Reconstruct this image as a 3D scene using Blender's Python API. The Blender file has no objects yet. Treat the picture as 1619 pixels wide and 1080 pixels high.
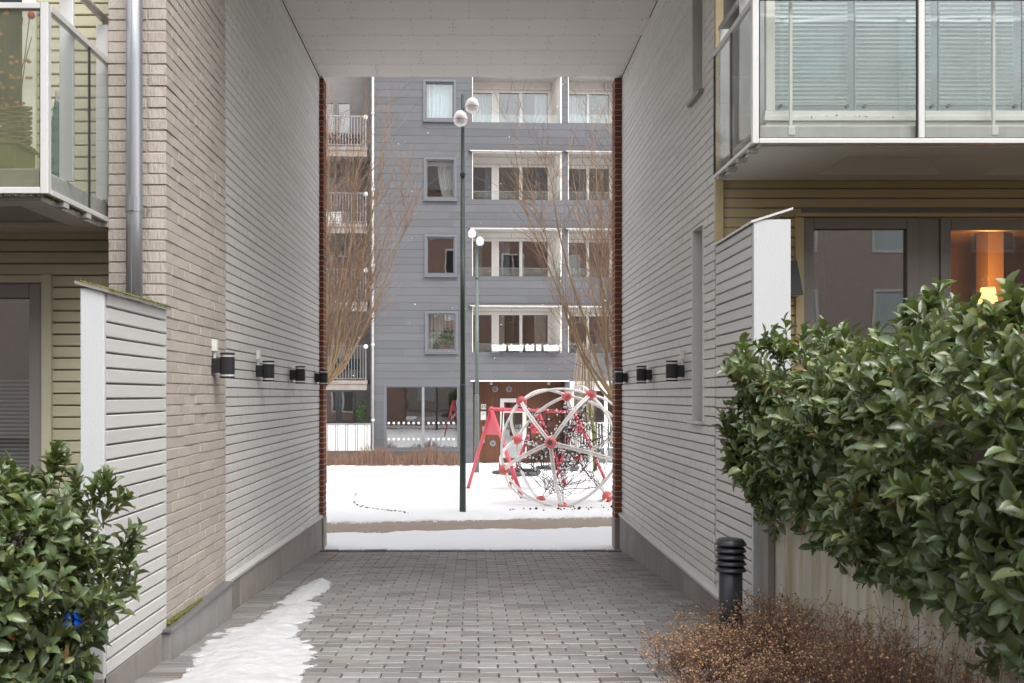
import bpy, math, random
import numpy as np
from mathutils import Vector, Matrix
random.seed(7); RNG = np.random.default_rng(7)
R = math.radians
S = bpy.context.scene
C = S.collection

# ------------------------------------------------------------------ camera, sky, sun, exposure
F = 1490.0; VPX, VPY = 748.0, 625.0; EYE = 1.906; W_, H_ = 1619.0, 1080.0
cam = bpy.data.objects.new('camera', bpy.data.cameras.new('camera')); C.objects.link(cam)
cam.location = (0, 0, EYE); cam.rotation_euler = (R(90), 0, 0)
cam.data.sensor_width = 36; cam.data.lens = 36 * F / W_
cam.data.shift_x = (W_ / 2 - VPX) / W_; cam.data.shift_y = (VPY - H_ / 2) / W_
cam.data.clip_start = 0.05; cam.data.clip_end = 800
cam.data.dof.use_dof = True; cam.data.dof.focus_distance = 11; cam.data.dof.aperture_fstop = 6.3
S.camera = cam

SUN_EL, SUN_AZ = 62, 150
world = bpy.data.worlds.new('World'); S.world = world; world.use_nodes = True
wn, wl = world.node_tree.nodes, world.node_tree.links
bg = wn['Background']; sky = wn.new('ShaderNodeTexSky'); sky.sky_type = 'NISHITA'; sky.sun_disc = False
sky.sun_elevation = R(SUN_EL); sky.sun_rotation = R(SUN_AZ); sky.air_density = 1.0; sky.dust_density = 4.0; sky.ozone_density = 1.0
hs = wn.new('ShaderNodeHueSaturation'); hs.inputs['Saturation'].default_value = 0.13      # cloud cover takes the blue out
wl.new(sky.outputs[0], hs.inputs['Color']); wl.new(hs.outputs[0], bg.inputs[0]); bg.inputs[1].default_value = 0.15
sl = bpy.data.lights.new('sun', 'SUN'); sl.energy = 0.5; sl.angle = R(40); sl.color = (1, .97, .93)
so = bpy.data.objects.new('sun', sl); C.objects.link(so); so.location = (0, -10, 30)
so.rotation_euler = (R(90 - SUN_EL), 0, R(180 - SUN_AZ))
S.view_settings.view_transform = 'Standard'; S.view_settings.look = 'None'
S.view_settings.exposure = 1.5; S.view_settings.gamma = 1
S.cycles.use_denoising = True; S.cycles.max_bounces = 9; S.cycles.diffuse_bounces = 5
S.cycles.transparent_max_bounces = 24; S.cycles.glossy_bounces = 4
S.cycles.caustics_reflective = False; S.cycles.caustics_refractive = False; S.cycles.sample_clamp_indirect = 6

# ------------------------------------------------------------------ helpers
def P(px, py, d): return ((px - VPX) * d / F, d, EYE - (py - VPY) * d / F)
def zg(y):                                   # height of the ground along the passage and the yard beyond
    if y < 3: return 0.466
    if y < 11.7: return 0.627 - 0.0537 * y
    return -0.0013 - 0.0292 * (y - 11.7)

class MB:
    def __init__(s): s.v = []; s.f = []; s.n = 0
    def add(s, vs, fs):
        n = len(s.v); s.v += [tuple(p) for p in vs]; s.f += [tuple(i + n for i in f) for f in fs]; return s
    def box(s, x0, x1, y0, y1, z0, z1):
        return s.add([(x0,y0,z0),(x1,y0,z0),(x1,y1,z0),(x0,y1,z0),(x0,y0,z1),(x1,y0,z1),(x1,y1,z1),(x0,y1,z1)],
                     [(0,3,2,1),(4,5,6,7),(0,1,5,4),(1,2,6,5),(2,3,7,6),(3,0,4,7)])
    def cbox(s, x0, x1, y0, y1, z0, z1, c=.004, faces='xyz'):   # box with chamfered edges all round
        vs = []; cx, cy, cz = (x0+x1)/2, (y0+y1)/2, (z0+z1)/2
        hx, hy, hz = (x1-x0)/2, (y1-y0)/2, (z1-z0)/2
        c = min(c, hx*.6, hy*.6, hz*.6); idx = {}
        for sx in (-1,1):
            for sy in (-1,1):
                for sz in (-1,1):
                    for k in range(3):
                        p = [hx-c, hy-c, hz-c]; p[k] += c
                        idx[(sx,sy,sz,k)] = len(vs); vs.append((cx+sx*p[0], cy+sy*p[1], cz+sz*p[2]))
        fs = []
        I = lambda a,b,c_,k: idx[(a,b,c_,k)]
        for q in (-1,1):
            fs.append([I(q,-1,-1,0),I(q,1,-1,0),I(q,1,1,0),I(q,-1,1,0)][::q])
            fs.append([I(-1,q,-1,1),I(-1,q,1,1),I(1,q,1,1),I(1,q,-1,1)][::q])
            fs.append([I(-1,-1,q,2),I(1,-1,q,2),I(1,1,q,2),I(-1,1,q,2)][::q])
        for a in (-1,1):
            for b in (-1,1):
                t = a*b
                fs.append([I(a,b,-1,0),I(a,b,-1,1),I(a,b,1,1),I(a,b,1,0)][::t])
                fs.append([I(a,-1,b,2),I(a,-1,b,0),I(a,1,b,0),I(a,1,b,2)][::t])
                fs.append([I(-1,a,b,1),I(-1,a,b,2),I(1,a,b,2),I(1,a,b,1)][::t])
        for a in (-1,1):
            for b in (-1,1):
                for d in (-1,1):
                    fs.append([I(a,b,d,0),I(a,b,d,1),I(a,b,d,2)][::(a*b*d)])
        return s.add(vs, fs)
    def tube(s, pts, rad, n=6, cap=True):
        pts = [Vector(p) for p in pts]; m = len(pts)
        if not hasattr(rad, '__len__'): rad = [rad]*m
        vs = []; fs = []; ref = None
        for i, p in enumerate(pts):
            t = (pts[min(i+1,m-1)] - pts[max(i-1,0)]).normalized()
            if ref is None: ref = t.orthogonal().normalized()
            ref = (ref - t*ref.dot(t)); ref = ref.normalized() if ref.length > 1e-6 else t.orthogonal().normalized()
            b = t.cross(ref)
            for k in range(n):
                a = 2*math.pi*k/n; vs.append(p + (ref*math.cos(a) + b*math.sin(a))*rad[i])
        for i in range(m-1):
            for k in range(n):
                k2 = (k+1) % n; fs.append((i*n+k, i*n+k2, (i+1)*n+k2, (i+1)*n+k))
        if cap: fs += [tuple(range(n))[::-1], tuple(range((m-1)*n, m*n))]
        return s.add(vs, fs)
    def lathe(s, prof, c=(0,0,0), n=20, axis='z'):
        vs = []; fs = []; m = len(prof)
        for r, h in prof:
            for k in range(n):
                a = 2*math.pi*k/n; u, v = r*math.cos(a), r*math.sin(a)
                q = (u, v, h) if axis == 'z' else ((h, u, v) if axis == 'x' else (v, h, u))
                vs.append((c[0]+q[0], c[1]+q[1], c[2]+q[2]))
        for i in range(m-1):
            for k in range(n):
                k2 = (k+1) % n; fs.append((i*n+k, i*n+k2, (i+1)*n+k2, (i+1)*n+k))
        fs += [tuple(range(n))[::-1], tuple(range((m-1)*n, m*n))]
        return s.add(vs, fs)
    def ball(s, c, r, n=14, m=9, sc=(1,1,1)):
        prof = [(max(r*math.sin(math.pi*i/m), r*.01), -r*math.cos(math.pi*i/m)) for i in range(m+1)]
        t = MB().lathe(prof, (0,0,0), n)
        return s.add([(c[0]+p[0]*sc[0], c[1]+p[1]*sc[1], c[2]+p[2]*sc[2]) for p in t.v], t.f)
    def octa(s, c, r):
        x, y, z = c
        return s.add([(x+r,y,z),(x-r,y,z),(x,y+r,z),(x,y-r,z),(x,y,z+r),(x,y,z-r)],
                     [(0,2,4),(2,1,4),(1,3,4),(3,0,4),(2,0,5),(1,2,5),(3,1,5),(0,3,5)])
    def quad(s, a, b, c, d): return s.add([a,b,c,d], [(0,1,2,3)])
    def mesh(s, name, mat, smooth=False):
        me = bpy.data.meshes.new(name); me.from_pydata(s.v, [], s.f); me.materials.append(mat)
        if smooth: me.polygons.foreach_set('use_smooth', [True]*len(me.polygons))
        me.update(); return me
    def build(s, name, mat, parent=None, smooth=False, **k):
        return link(name, s.mesh(name, mat, smooth), parent, **k)

def link(name, me, parent=None, loc=None, rot=None, local=False, kind=None, label=None):
    o = bpy.data.objects.new(name, me); C.objects.link(o)
    if loc is not None: o.location = loc
    if rot is not None: o.rotation_euler = rot
    if parent is not None:
        o.parent = parent
        if not local: o.matrix_parent_inverse = Matrix.Translation(-Vector(root_loc(parent)))
    if kind: o['kind'] = kind
    if label: o['label'] = label
    return o
def root_loc(o): return o.location if o.type == 'EMPTY' else Vector((0,0,0))   # part meshes keep world coordinates
def tag(o, label=None, cat=None, group=None, kind=None):
    for k, v in (('label',label),('category',cat),('group',group),('kind',kind)):
        if v: o[k] = v
    return o
def thing(name, loc, label, cat, group=None, rotz=0):
    o = bpy.data.objects.new(name, None); C.objects.link(o); o.location = loc; o.rotation_euler = (0,0,rotz)
    o.empty_display_size = .1
    return tag(o, label, cat, group)
def copy_tree(o, parent=None):
    c = o.copy(); C.objects.link(c); c.parent = parent
    if parent is not None: c.matrix_parent_inverse = o.matrix_parent_inverse
    for ch in [x for x in o.children]: copy_tree(ch, c)
    return c
def big(name, V, Fc, mat, parent=None, smooth=False, kind=None):
    me = bpy.data.meshes.new(name); V = np.asarray(V, np.float32); Fc = np.asarray(Fc, np.int32); k = Fc.shape[1]
    me.vertices.add(len(V)); me.vertices.foreach_set('co', V.ravel())
    me.loops.add(Fc.size); me.loops.foreach_set('vertex_index', Fc.ravel())
    me.polygons.add(len(Fc)); me.polygons.foreach_set('loop_start', np.arange(0, Fc.size, k, dtype=np.int32))
    me.update(calc_edges=True); me.validate()
    me.materials.append(mat)
    if smooth: me.polygons.foreach_set('use_smooth', [True]*len(me.polygons))
    return link(name, me, parent, kind=kind)

# ------------------------------------------------------------------ materials
def mat(name, col, rough=.6, var=0.0, nscale=6.0, stretch=(1,1,1), amt=.25, col2=None, bump=.0, bscale=60., bstretch=None,
        spec=.5, metal=0., coat=0., emit=None, estr=0., island=True, sub=0., streak=None, coords='Object'):
    m = bpy.data.materials.new(name); m.use_nodes = True; n, l = m.node_tree.nodes, m.node_tree.links
    b = n['Principled BSDF']; b.inputs['Roughness'].default_value = rough; b.inputs['Metallic'].default_value = metal
    b.inputs['Specular IOR Level'].default_value = spec; b.inputs['Coat Weight'].default_value = coat
    geo = n.new('ShaderNodeNewGeometry'); oi = n.new('ShaderNodeObjectInfo'); tc = n.new('ShaderNodeTexCoord')
    def math_(op, a, b_=None, c_=None):
        q = n.new('ShaderNodeMath'); q.operation = op
        for i, x in enumerate((a, b_, c_)):
            if x is None: continue
            if hasattr(x, 'is_output'): l.new(x, q.inputs[i])
            else: q.inputs[i].default_value = x
        return q.outputs[0]
    rnd = math_('FRACT', math_('ADD', geo.outputs['Random Per Island'], oi.outputs['Random'])) if island else oi.outputs['Random']
    def noise(scale, st, det=4, rnd_off=True):
        mp = n.new('ShaderNodeMapping'); l.new(geo.outputs['Position'] if coords == 'World' else tc.outputs['Object'], mp.inputs[0])
        mp.inputs['Scale'].default_value = st
        if rnd_off:
            cmb = n.new('ShaderNodeCombineXYZ'); l.new(math_('MULTIPLY', oi.outputs['Random'], 37.), cmb.inputs[0]); l.new(math_('MULTIPLY', oi.outputs['Random'], 91.), cmb.inputs[2])
            l.new(cmb.outputs[0], mp.inputs['Location'])
        t = n.new('ShaderNodeTexNoise'); t.inputs['Scale'].default_value = scale; t.inputs['Detail'].default_value = det
        l.new(mp.outputs[0], t.inputs['Vector']); return t.outputs['Fac']
    nz = noise(nscale, stretch)
    mx = n.new('ShaderNodeMix'); mx.data_type = 'RGBA'
    c2 = col2 or tuple(x*.6 for x in col)
    mx.inputs['A'].default_value = (*col, 1); mx.inputs['B'].default_value = (*c2, 1)
    fac = math_('MULTIPLY', math_('SUBTRACT', nz, .38), amt*4); fac_c = n.new('ShaderNodeClamp'); l.new(fac, fac_c.inputs[0])
    l.new(fac_c.outputs[0], mx.inputs['Factor'])
    out = mx.outputs['Result']
    if streak:                                            # stains running down the surface
        sc, st, colr, th, am = streak
        s2 = noise(sc, st, 5)
        f2 = math_('MULTIPLY', math_('SUBTRACT', s2, th), am); cl = n.new('ShaderNodeClamp'); l.new(f2, cl.inputs[0])
        m2 = n.new('ShaderNodeMix'); m2.data_type = 'RGBA'; l.new(out, m2.inputs['A']); m2.inputs['B'].default_value = (*colr, 1)
        l.new(cl.outputs[0], m2.inputs['Factor']); out = m2.outputs['Result']
    if var:
        hv = n.new('ShaderNodeHueSaturation'); l.new(out, hv.inputs['Color'])
        l.new(math_('ADD', math_('MULTIPLY', rnd, 2*var), 1-var), hv.inputs['Value'])
        l.new(math_('ADD', math_('MULTIPLY', rnd, .5*var), 1-.25*var), hv.inputs['Saturation']); out = hv.outputs[0]
    l.new(out, b.inputs['Base Color'])
    if bump:
        bp = n.new('ShaderNodeBump'); bp.inputs['Strength'].default_value = bump; bp.inputs['Distance'].default_value = .01
        l.new(noise(bscale, bstretch or stretch, 6), bp.inputs['Height']); l.new(bp.outputs[0], b.inputs['Normal'])
    if sub: b.inputs['Subsurface Weight'].default_value = sub; b.inputs['Subsurface Radius'].default_value = (.12,.12,.12)
    if emit: b.inputs['Emission Color'].default_value = (*emit, 1); b.inputs['Emission Strength'].default_value = estr
    return m
def glass(name, tint=(.9,.95,.93), base=.06, gain=.9, rough=.0, algae_haze=0.0, algae_haze_col=(.4,.42,.2)):
    m = bpy.data.materials.new(name); m.use_nodes = True; n, l = m.node_tree.nodes, m.node_tree.links
    n.remove(n['Principled BSDF']); out = n['Material Output']
    tr = n.new('ShaderNodeBsdfTransparent'); tr.inputs[0].default_value = (*tint, 1)
    gl = n.new('ShaderNodeBsdfGlossy'); gl.inputs['Roughness'].default_value = rough
    tc = n.new('ShaderNodeTexCoord'); nz = n.new('ShaderNodeTexNoise'); nz.inputs['Scale'].default_value = 1.3; l.new(tc.outputs['Object'], nz.inputs['Vector'])
    bp = n.new('ShaderNodeBump'); bp.inputs['Strength'].default_value = .022; bp.inputs['Distance'].default_value = .05
    l.new(nz.outputs['Fac'], bp.inputs['Height']); l.new(bp.outputs[0], gl.inputs['Normal'])
    fr = n.new('ShaderNodeLayerWeight'); fr.inputs[0].default_value = .5
    pw = n.new('ShaderNodeMath'); pw.operation = 'POWER'; l.new(fr.outputs['Facing'], pw.inputs[0]); pw.inputs[1].default_value = 4.5
    ma = n.new('ShaderNodeMath'); ma.operation = 'MULTIPLY_ADD'; l.new(pw.outputs[0], ma.inputs[0]); ma.inputs[1].default_value = gain; ma.inputs[2].default_value = base
    ma.use_clamp = True
    mx = n.new('ShaderNodeMixShader'); l.new(ma.outputs[0], mx.inputs[0]); l.new(tr.outputs[0], mx.inputs[1]); l.new(gl.outputs[0], mx.inputs[2])
    last = mx.outputs[0]
    if algae_haze:                                              # noise film: green algae on one glass, haze painted onto the clearer panes
        df = n.new('ShaderNodeBsdfDiffuse'); df.inputs[0].default_value = (*algae_haze_col, 1)
        n2 = n.new('ShaderNodeTexNoise'); n2.inputs['Scale'].default_value = 3; n2.inputs['Detail'].default_value = 6; l.new(tc.outputs['Object'], n2.inputs['Vector'])
        m3 = n.new('ShaderNodeMath'); m3.operation = 'MULTIPLY'; l.new(n2.outputs['Fac'], m3.inputs[0]); m3.inputs[1].default_value = algae_haze
        m4 = n.new('ShaderNodeMixShader'); l.new(m3.outputs[0], m4.inputs[0]); l.new(last, m4.inputs[1]); l.new(df.outputs[0], m4.inputs[2]); last = m4.outputs[0]
    l.new(last, out.inputs['Surface']); return m
def brickwall(name, a, b, mortar, sc=1.0, axis='XZ'):
    m = bpy.data.materials.new(name); m.use_nodes = True; n, l = m.node_tree.nodes, m.node_tree.links
    geo = n.new('ShaderNodeNewGeometry'); sp = n.new('ShaderNodeSeparateXYZ'); l.new(geo.outputs['Position'], sp.inputs[0])
    cb = n.new('ShaderNodeCombineXYZ'); l.new(sp.outputs[axis[0]], cb.inputs[0]); l.new(sp.outputs['Z'], cb.inputs[1])
    t = n.new('ShaderNodeTexBrick'); l.new(cb.outputs[0], t.inputs['Vector']); t.inputs['Color1'].default_value = (*a,1); t.inputs['Color2'].default_value = (*b,1); t.inputs['Mortar'].default_value = (*mortar,1)
    t.inputs['Scale'].default_value = sc; t.inputs['Brick Width'].default_value = .24; t.inputs['Row Height'].default_value = .0667; t.inputs['Mortar Size'].default_value = .006
    l.new(t.outputs[0], n['Principled BSDF'].inputs['Base Color']); n['Principled BSDF'].inputs['Roughness'].default_value = .85
    return m

M = {}
M['board'] = mat('grey painted boards', (.655,.640,.612), .55, var=.05, nscale=3, stretch=(1,.6,6), amt=.14, col2=(.52,.50,.47), bump=.25, bscale=30, bstretch=(1,1.2,9), coords='World',
                 streak=(5, (1,7,.55), (.37,.345,.315), .545, 3.2))
M['board_back'] = mat('groove behind boards', (.27,.25,.23), .9)
M['screen_board'] = mat('grey screen boards', (.60,.588,.565), .55, var=.05, nscale=3, stretch=(1,.6,6), amt=.14, col2=(.48,.465,.44), bump=.25, bscale=30, bstretch=(1,1.2,9), coords='World')
M['white_board'] = mat('white painted timber', (.54,.55,.555), .5, nscale=5, stretch=(1,1,.4), amt=.06, bump=.2, bscale=40, bstretch=(6,1,1), streak=(9,(3,3,.5),(.6,.6,.56),.63,2.0))
M['olive'] = mat('olive painted boards', (.52,.49,.345), .55, var=.05, nscale=4, stretch=(1,1,5), amt=.12, bump=.2, bscale=30, bstretch=(1.2,1,9), coords='World')
M['ochre'] = mat('ochre painted boards', (.54,.44,.25), .55, var=.05, nscale=4, stretch=(1,1,5), amt=.12, bump=.2, bscale=30, bstretch=(1.2,1,9), coords='World')
M['cream_brick'] = mat('pale sand brick', (.475,.42,.372), .9, var=.075, nscale=9, stretch=(1,4,.5), amt=.2, col2=(.39,.335,.29), bump=1.0, bscale=26, bstretch=(2.5,5,.6), coords='World')
M['cream_mortar'] = mat('pale mortar', (.43,.375,.33), .95, bump=.5, bscale=80)
M['red_brick'] = mat('red brick', (.205,.068,.038), .85, var=.22, nscale=20, amt=.2, bump=.5, bscale=70)
M['red_mortar'] = mat('light mortar', (.47,.37,.31), .95, bump=.3)
M['granite'] = mat('grey stone slab', (.29,.275,.262), .45, var=.06, nscale=7, amt=.2, bump=.1, bscale=90, coords='World', streak=(4,(2,2,.5),(.21,.18,.155),.52,2.5))
M['concrete'] = mat('plinth concrete', (.29,.262,.24), .85, var=.14, nscale=4, amt=.3, col2=(.19,.165,.145), bump=.25, bscale=60, coords='World', streak=(5,(2,2,.45),(.19,.165,.145),.55,2.5))
M['conc_wall'] = mat('stained wall concrete', (.62,.585,.51), .85, nscale=3, stretch=(1,2,.5), amt=.45, col2=(.36,.32,.25), bump=.25, bscale=50, coords='World', streak=(5,(1.5,2.6,.28),(.34,.275,.11),.47,3.0))
M['paver'] = mat('concrete paver', (.200,.193,.188), .38, var=.22, nscale=1.1, amt=.22, col2=(.125,.118,.113), bump=.25, bscale=90, coords='World', streak=(.7,(1,1,1),(.145,.118,.10),.50,3.5))
M['joint'] = mat('dark jointing sand', (.055,.046,.04), .95, nscale=20, amt=.2, bump=.4, bscale=120)
M['snow'] = mat('snow', (.86,.87,.885), .65, nscale=2.2, amt=.06, col2=(.78,.79,.81), bump=.35, bscale=14, spec=.3, coords='World')
M['wet_snow'] = mat('half melted snow', (.47,.475,.485), .5, nscale=9, amt=.35, col2=(.34,.335,.325), bump=.3, bscale=70, spec=.4, coords='World', streak=(3.4,(1,1,1),(.36,.33,.29),.56,3.0))
M['gravel'] = mat('gravel path', (.33,.275,.225), .9, nscale=3, amt=.2, bump=.8, bscale=90, coords='World', streak=(30,(1,1,1),(.20,.165,.135),.55,3))
M['soil'] = mat('bed soil with old snow', (.075,.052,.036), .95, nscale=8, amt=.3, bump=1., bscale=40)
M['metal_sheet'] = mat('grey sheet metal', (.30,.305,.31), .35, metal=.75, nscale=6, amt=.1)
M['galv'] = mat('zinc pipe', (.36,.37,.385), .36, metal=.65, nscale=3, stretch=(4,4,.4), amt=.15)
M['alu'] = mat('pale aluminium', (.64,.635,.615), .4, metal=.15, nscale=8, amt=.06, streak=(14,(1,1,1),(.45,.43,.36),.66,3))
M['flash'] = mat('pale flashing', (.55,.535,.515), .45, metal=.2, nscale=8, amt=.15)
M['ceil'] = mat('soffit board', (.66,.635,.60), .7, var=.03, nscale=2, amt=.06, coords='World', bump=.05)
M['screw'] = mat('screw head', (.13,.12,.11), .5)
M['dark'] = mat('dark gap', (.03,.028,.026), .9)
M['black'] = mat('black powder coat', (.018,.018,.021), .42, nscale=20, amt=.1)
M['bollard'] = mat('graphite powder coat', (.03,.032,.038), .38, nscale=20, amt=.1)
M['opal'] = mat('opal lamp glass', (.9,.9,.88), .25, sub=.9)
M['white_pl'] = mat('white plastic', (.74,.72,.69), .45, nscale=10, amt=.1)
M['slab'] = mat('balcony slab concrete', (.46,.445,.42), .85, nscale=5, stretch=(2,2,.5), amt=.25, bump=.1, coords='World')
M['soffit'] = mat('painted balcony underside', (.70,.69,.67), .8, nscale=2, amt=.06)
M['glass_near'] = glass('balcony glass', (.955,.975,.965), .05, .6, algae_haze=.12, algae_haze_col=(.45,.47,.44))
M['glass_algae'] = glass('balcony glass with algae', (.91,.94,.88), .08, .7, algae_haze=.5, algae_haze_col=(.26,.26,.17))
M['glass_win'] = glass('window glass', (.92,.93,.92), .30, .8)
M['glass_door'] = glass('door glass', (.93,.93,.92), .07, .7)
M['glass_far'] = glass('far window glass', (.90,.915,.92), .26, .8)
M['glass_pale'] = glass('pale sky window glass', (.91,.94,.945), .12, .8)
M['frame_grey'] = mat('warm grey window frame', (.25,.228,.205), .5, nscale=4, amt=.06)
M['frame_white'] = mat('white window frame', (.72,.70,.66), .5, nscale=4, amt=.05)
M['cream_frame'] = mat('cream loggia wall', (.68,.65,.60), .6, nscale=2, amt=.08, var=.02)
M['blue_frame'] = mat('blue grey window frame', (.13,.138,.152), .5, nscale=4, amt=.06)
M['slate'] = mat('blue grey cladding panels', (.106,.109,.117), .65, var=.10, nscale=1.2, stretch=(1,1,2.5), amt=.12, bump=.15, bscale=20)
M['slate_back'] = mat('cladding backing', (.06,.065,.08), .9)
M['wood'] = mat('red brown door timber', (.125,.048,.022), .5, var=.16, nscale=6, stretch=(6,6,.6), amt=.3)
M['slot'] = mat('pale grey reveal', (.66,.65,.62), .6, nscale=4, amt=.08)
M['bay_slab'] = mat('weathered slab edge', (.27,.235,.205), .85, nscale=4, amt=.35)
M['bay'] = mat('greyed bay wall', (.19,.18,.17), .8, nscale=3, amt=.2)
M['opp_pale'] = brickwall('pale courtyard brick', (.46,.385,.355), (.41,.34,.31), (.5,.44,.39))
M['room'] = mat('dim room', (.27,.245,.22), .9)
M['room_warm'] = mat('warm room', (.36,.24,.13), .9)
M['curtain'] = mat('white curtain', (.80,.79,.74), .8, nscale=3, amt=.05)
M['curtain_blue'] = mat('pale blue curtain', (.52,.59,.60), .8, nscale=4, stretch=(3,1,.4), amt=.2)
M['blind'] = mat('blind slat', (.85,.87,.87), .45)
M['dim_teal'] = mat('shaded room behind blinds', (.42,.45,.455), .8)
M['dark_pane'] = mat('dark door glass', (.03,.034,.04), .12)
M['post_green'] = mat('green lamp post paint', (.035,.062,.05), .45, nscale=5, amt=.15)
M['post_pale'] = mat('pale green lamp post paint', (.095,.12,.108), .5, nscale=5, amt=.15)
M['red'] = mat('red play equipment paint', (.66,.085,.115), .42, nscale=4, amt=.1)
M['red_ball'] = mat('red rubber ball', (.70,.14,.14), .55, nscale=5, amt=.12, col2=(.60,.17,.11))
M['cap_grey'] = mat('grey ball cap', (.13,.125,.13), .5)
M['white_tube'] = mat('white tube', (.84,.83,.80), .35, nscale=4, amt=.08)
M['rope'] = mat('black rope', (.022,.022,.024), .8)
M['rubber'] = mat('grey nest seat', (.10,.10,.105), .8)
M['twig'] = mat('orange brown twigs', (.24,.155,.105), .75, var=.4, nscale=3, amt=.3, col2=(.20,.155,.115))
M['trunk'] = mat('willow bark', (.29,.21,.115), .85, nscale=12, stretch=(3,3,.5), amt=.35, bump=.5, bscale=30)
M['birch'] = mat('pale weeping twigs', (.34,.27,.20), .8, var=.2)
M['hedge_twig'] = mat('brown hedge twigs', (.25,.15,.105), .85, var=.35)
M['dry'] = mat('dry brown stems', (.175,.095,.065), .9, var=.35)
M['seed'] = mat('dry seed heads', (.38,.25,.145), .9, var=.55)
def leafmat(name, a, b):
    m = mat(name, a, .30, var=.38, nscale=14, amt=.3, col2=b, spec=.65, coat=.2)
    n, l = m.node_tree.nodes, m.node_tree.links; pb = n['Principled BSDF']
    geo = n.new('ShaderNodeNewGeometry'); oi = n.new('ShaderNodeObjectInfo')
    ad = n.new('ShaderNodeMath'); ad.operation = 'ADD'; l.new(geo.outputs['Random Per Island'], ad.inputs[0]); l.new(oi.outputs['Random'], ad.inputs[1])
    m7 = n.new('ShaderNodeMath'); m7.operation = 'MULTIPLY'; l.new(ad.outputs[0], m7.inputs[0]); m7.inputs[1].default_value = 7.31
    fr_ = n.new('ShaderNodeMath'); fr_.operation = 'FRACT'; l.new(m7.outputs[0], fr_.inputs[0])
    pw = n.new('ShaderNodeMath'); pw.operation = 'POWER'; l.new(fr_.outputs[0], pw.inputs[0]); pw.inputs[1].default_value = 3.0
    old = pb.inputs['Base Color'].links[0].from_socket; my = n.new('ShaderNodeMix'); my.data_type = 'RGBA'
    l.new(pw.outputs[0], my.inputs['Factor']); l.new(old, my.inputs['A']); my.inputs['B'].default_value = (.17,.19,.055,1)
    gt = n.new('ShaderNodeMath'); gt.operation = 'LESS_THAN'; l.new(fr_.outputs[0], gt.inputs[0]); gt.inputs[1].default_value = .012
    mz = n.new('ShaderNodeMix'); mz.data_type = 'RGBA'; l.new(gt.outputs[0], mz.inputs['Factor']); l.new(my.outputs['Result'], mz.inputs['A']); mz.inputs['B'].default_value = (.20,.10,.03,1); l.new(mz.outputs['Result'], pb.inputs['Base Color'])
    rr_ = n.new('ShaderNodeMath'); rr_.operation = 'MULTIPLY_ADD'; l.new(fr_.outputs[0], rr_.inputs[0]); rr_.inputs[1].default_value = .22; rr_.inputs[2].default_value = .33; l.new(rr_.outputs[0], pb.inputs['Roughness'])
    tr = n.new('ShaderNodeBsdfTranslucent'); tr.inputs[0].default_value = (b[0]*1.6, b[1]*1.7, b[2]*.9, 1)
    mx = n.new('ShaderNodeMixShader'); mx.inputs[0].default_value = .18
    l.new(pb.outputs[0], mx.inputs[1]); l.new(tr.outputs[0], mx.inputs[2]); l.new(mx.outputs[0], n['Material Output'].inputs['Surface'])
    return m
M['leaf'] = leafmat('laurel leaf', (.078,.116,.055), (.135,.175,.064))
M['stem'] = mat('laurel stem', (.16,.15,.045), .7, var=.2)
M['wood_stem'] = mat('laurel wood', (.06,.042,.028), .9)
M['moss'] = mat('moss', (.12,.125,.025), .95, var=.2, nscale=30, amt=.4, bump=1., bscale=80)
M['blue'] = mat('blue plastic', (.005,.13,.72), .4)
M['wicker'] = mat('woven willow', (.23,.165,.085), .8, var=.3)
M['red_flower'] = mat('red flowers', (.62,.03,.03), .6, var=.2)
M['green_box'] = mat('green plastic box', (.22,.215,.06), .5, nscale=5, amt=.2)
M['green_cloth'] = mat('green cloth', (.03,.13,.085), .85)
M['plant'] = mat('house plant leaf', (.06,.13,.035), .5, var=.3)
M['terracotta'] = mat('terracotta pot', (.38,.17,.08), .8)
M['planter_white'] = mat('white planter box', (.75,.75,.72), .5)
M['timber_edge'] = mat('weathered timber edging', (.12,.095,.08), .85, nscale=8, stretch=(.5,1,6), amt=.3)
M['opp_brick'] = brickwall('opposite brick', (.25,.14,.11), (.21,.12,.095), (.40,.33,.28))
M['roof'] = mat('dark roof', (.07,.06,.055), .8, nscale=5, amt=.3, coords='World')
M['glow'] = mat('lit lamp shade', (.9,.5,.2), .6, emit=(1,.42,.09), estr=2.2)

# ------------------------------------------------------------------ ground
XL, XR, YE = -1.907, 1.844, 11.69          # passage walls and far end
def strip(name, ys, x0, x1, zoff, m, kind='structure'):
    b = MB()
    for a, c in zip(ys[:-1], ys[1:]):
        b.quad((x0,a,zg(a)+zoff),(x1,a,zg(a)+zoff),(x1,c,zg(c)+zoff),(x0,c,zg(c)+zoff))
    return b.build(name, m, kind=kind)
gr = strip('ground', [-60,3,11.7,12.5,14,16,20,28,36,300], -150, 150, -.030, M['gravel'])
pave = strip('pavement', [-40,3,11.64], -40, 40, -.010, M['joint'])
PX, PY = .2195, .1098
slope = -math.atan(.0537)
pm = MB().cbox(-.1055,.1055,-.0515,.0515,-.05,0,.0045).mesh('paver', M['paver'])
fx0, fx1 = -1.612, 1.622
pav = []
r0, r1 = int(4.45/PY), int(11.5/PY)
for r in range(r0, r1):
    y = r*PY
    off = (r % 2)*PX/2
    x = fx0 + off - (PX if off else 0) + PX/2
    while x < fx1 + PX/2:
        a, c = max(x-PX/2, fx0), min(x+PX/2, fx1)
        if c - a > .03: pav.append(((a+c)/2, y, (c-a)/PX, 0))
        x += PX
    for (a, c) in ((-1.875, fx0), (fx1, 1.83)):
        pav.append(((a+c)/2, y, (c-a)/PX, 0))
    x = -2.9                                            # courtyard side strips in front of the passage
xs = 1.95
for k in range(int((XR-XL)/.30)+1):                     # border course at the passage end
    pav.append((XL+.11+k*.30, 11.585, 1.34, 0))
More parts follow.
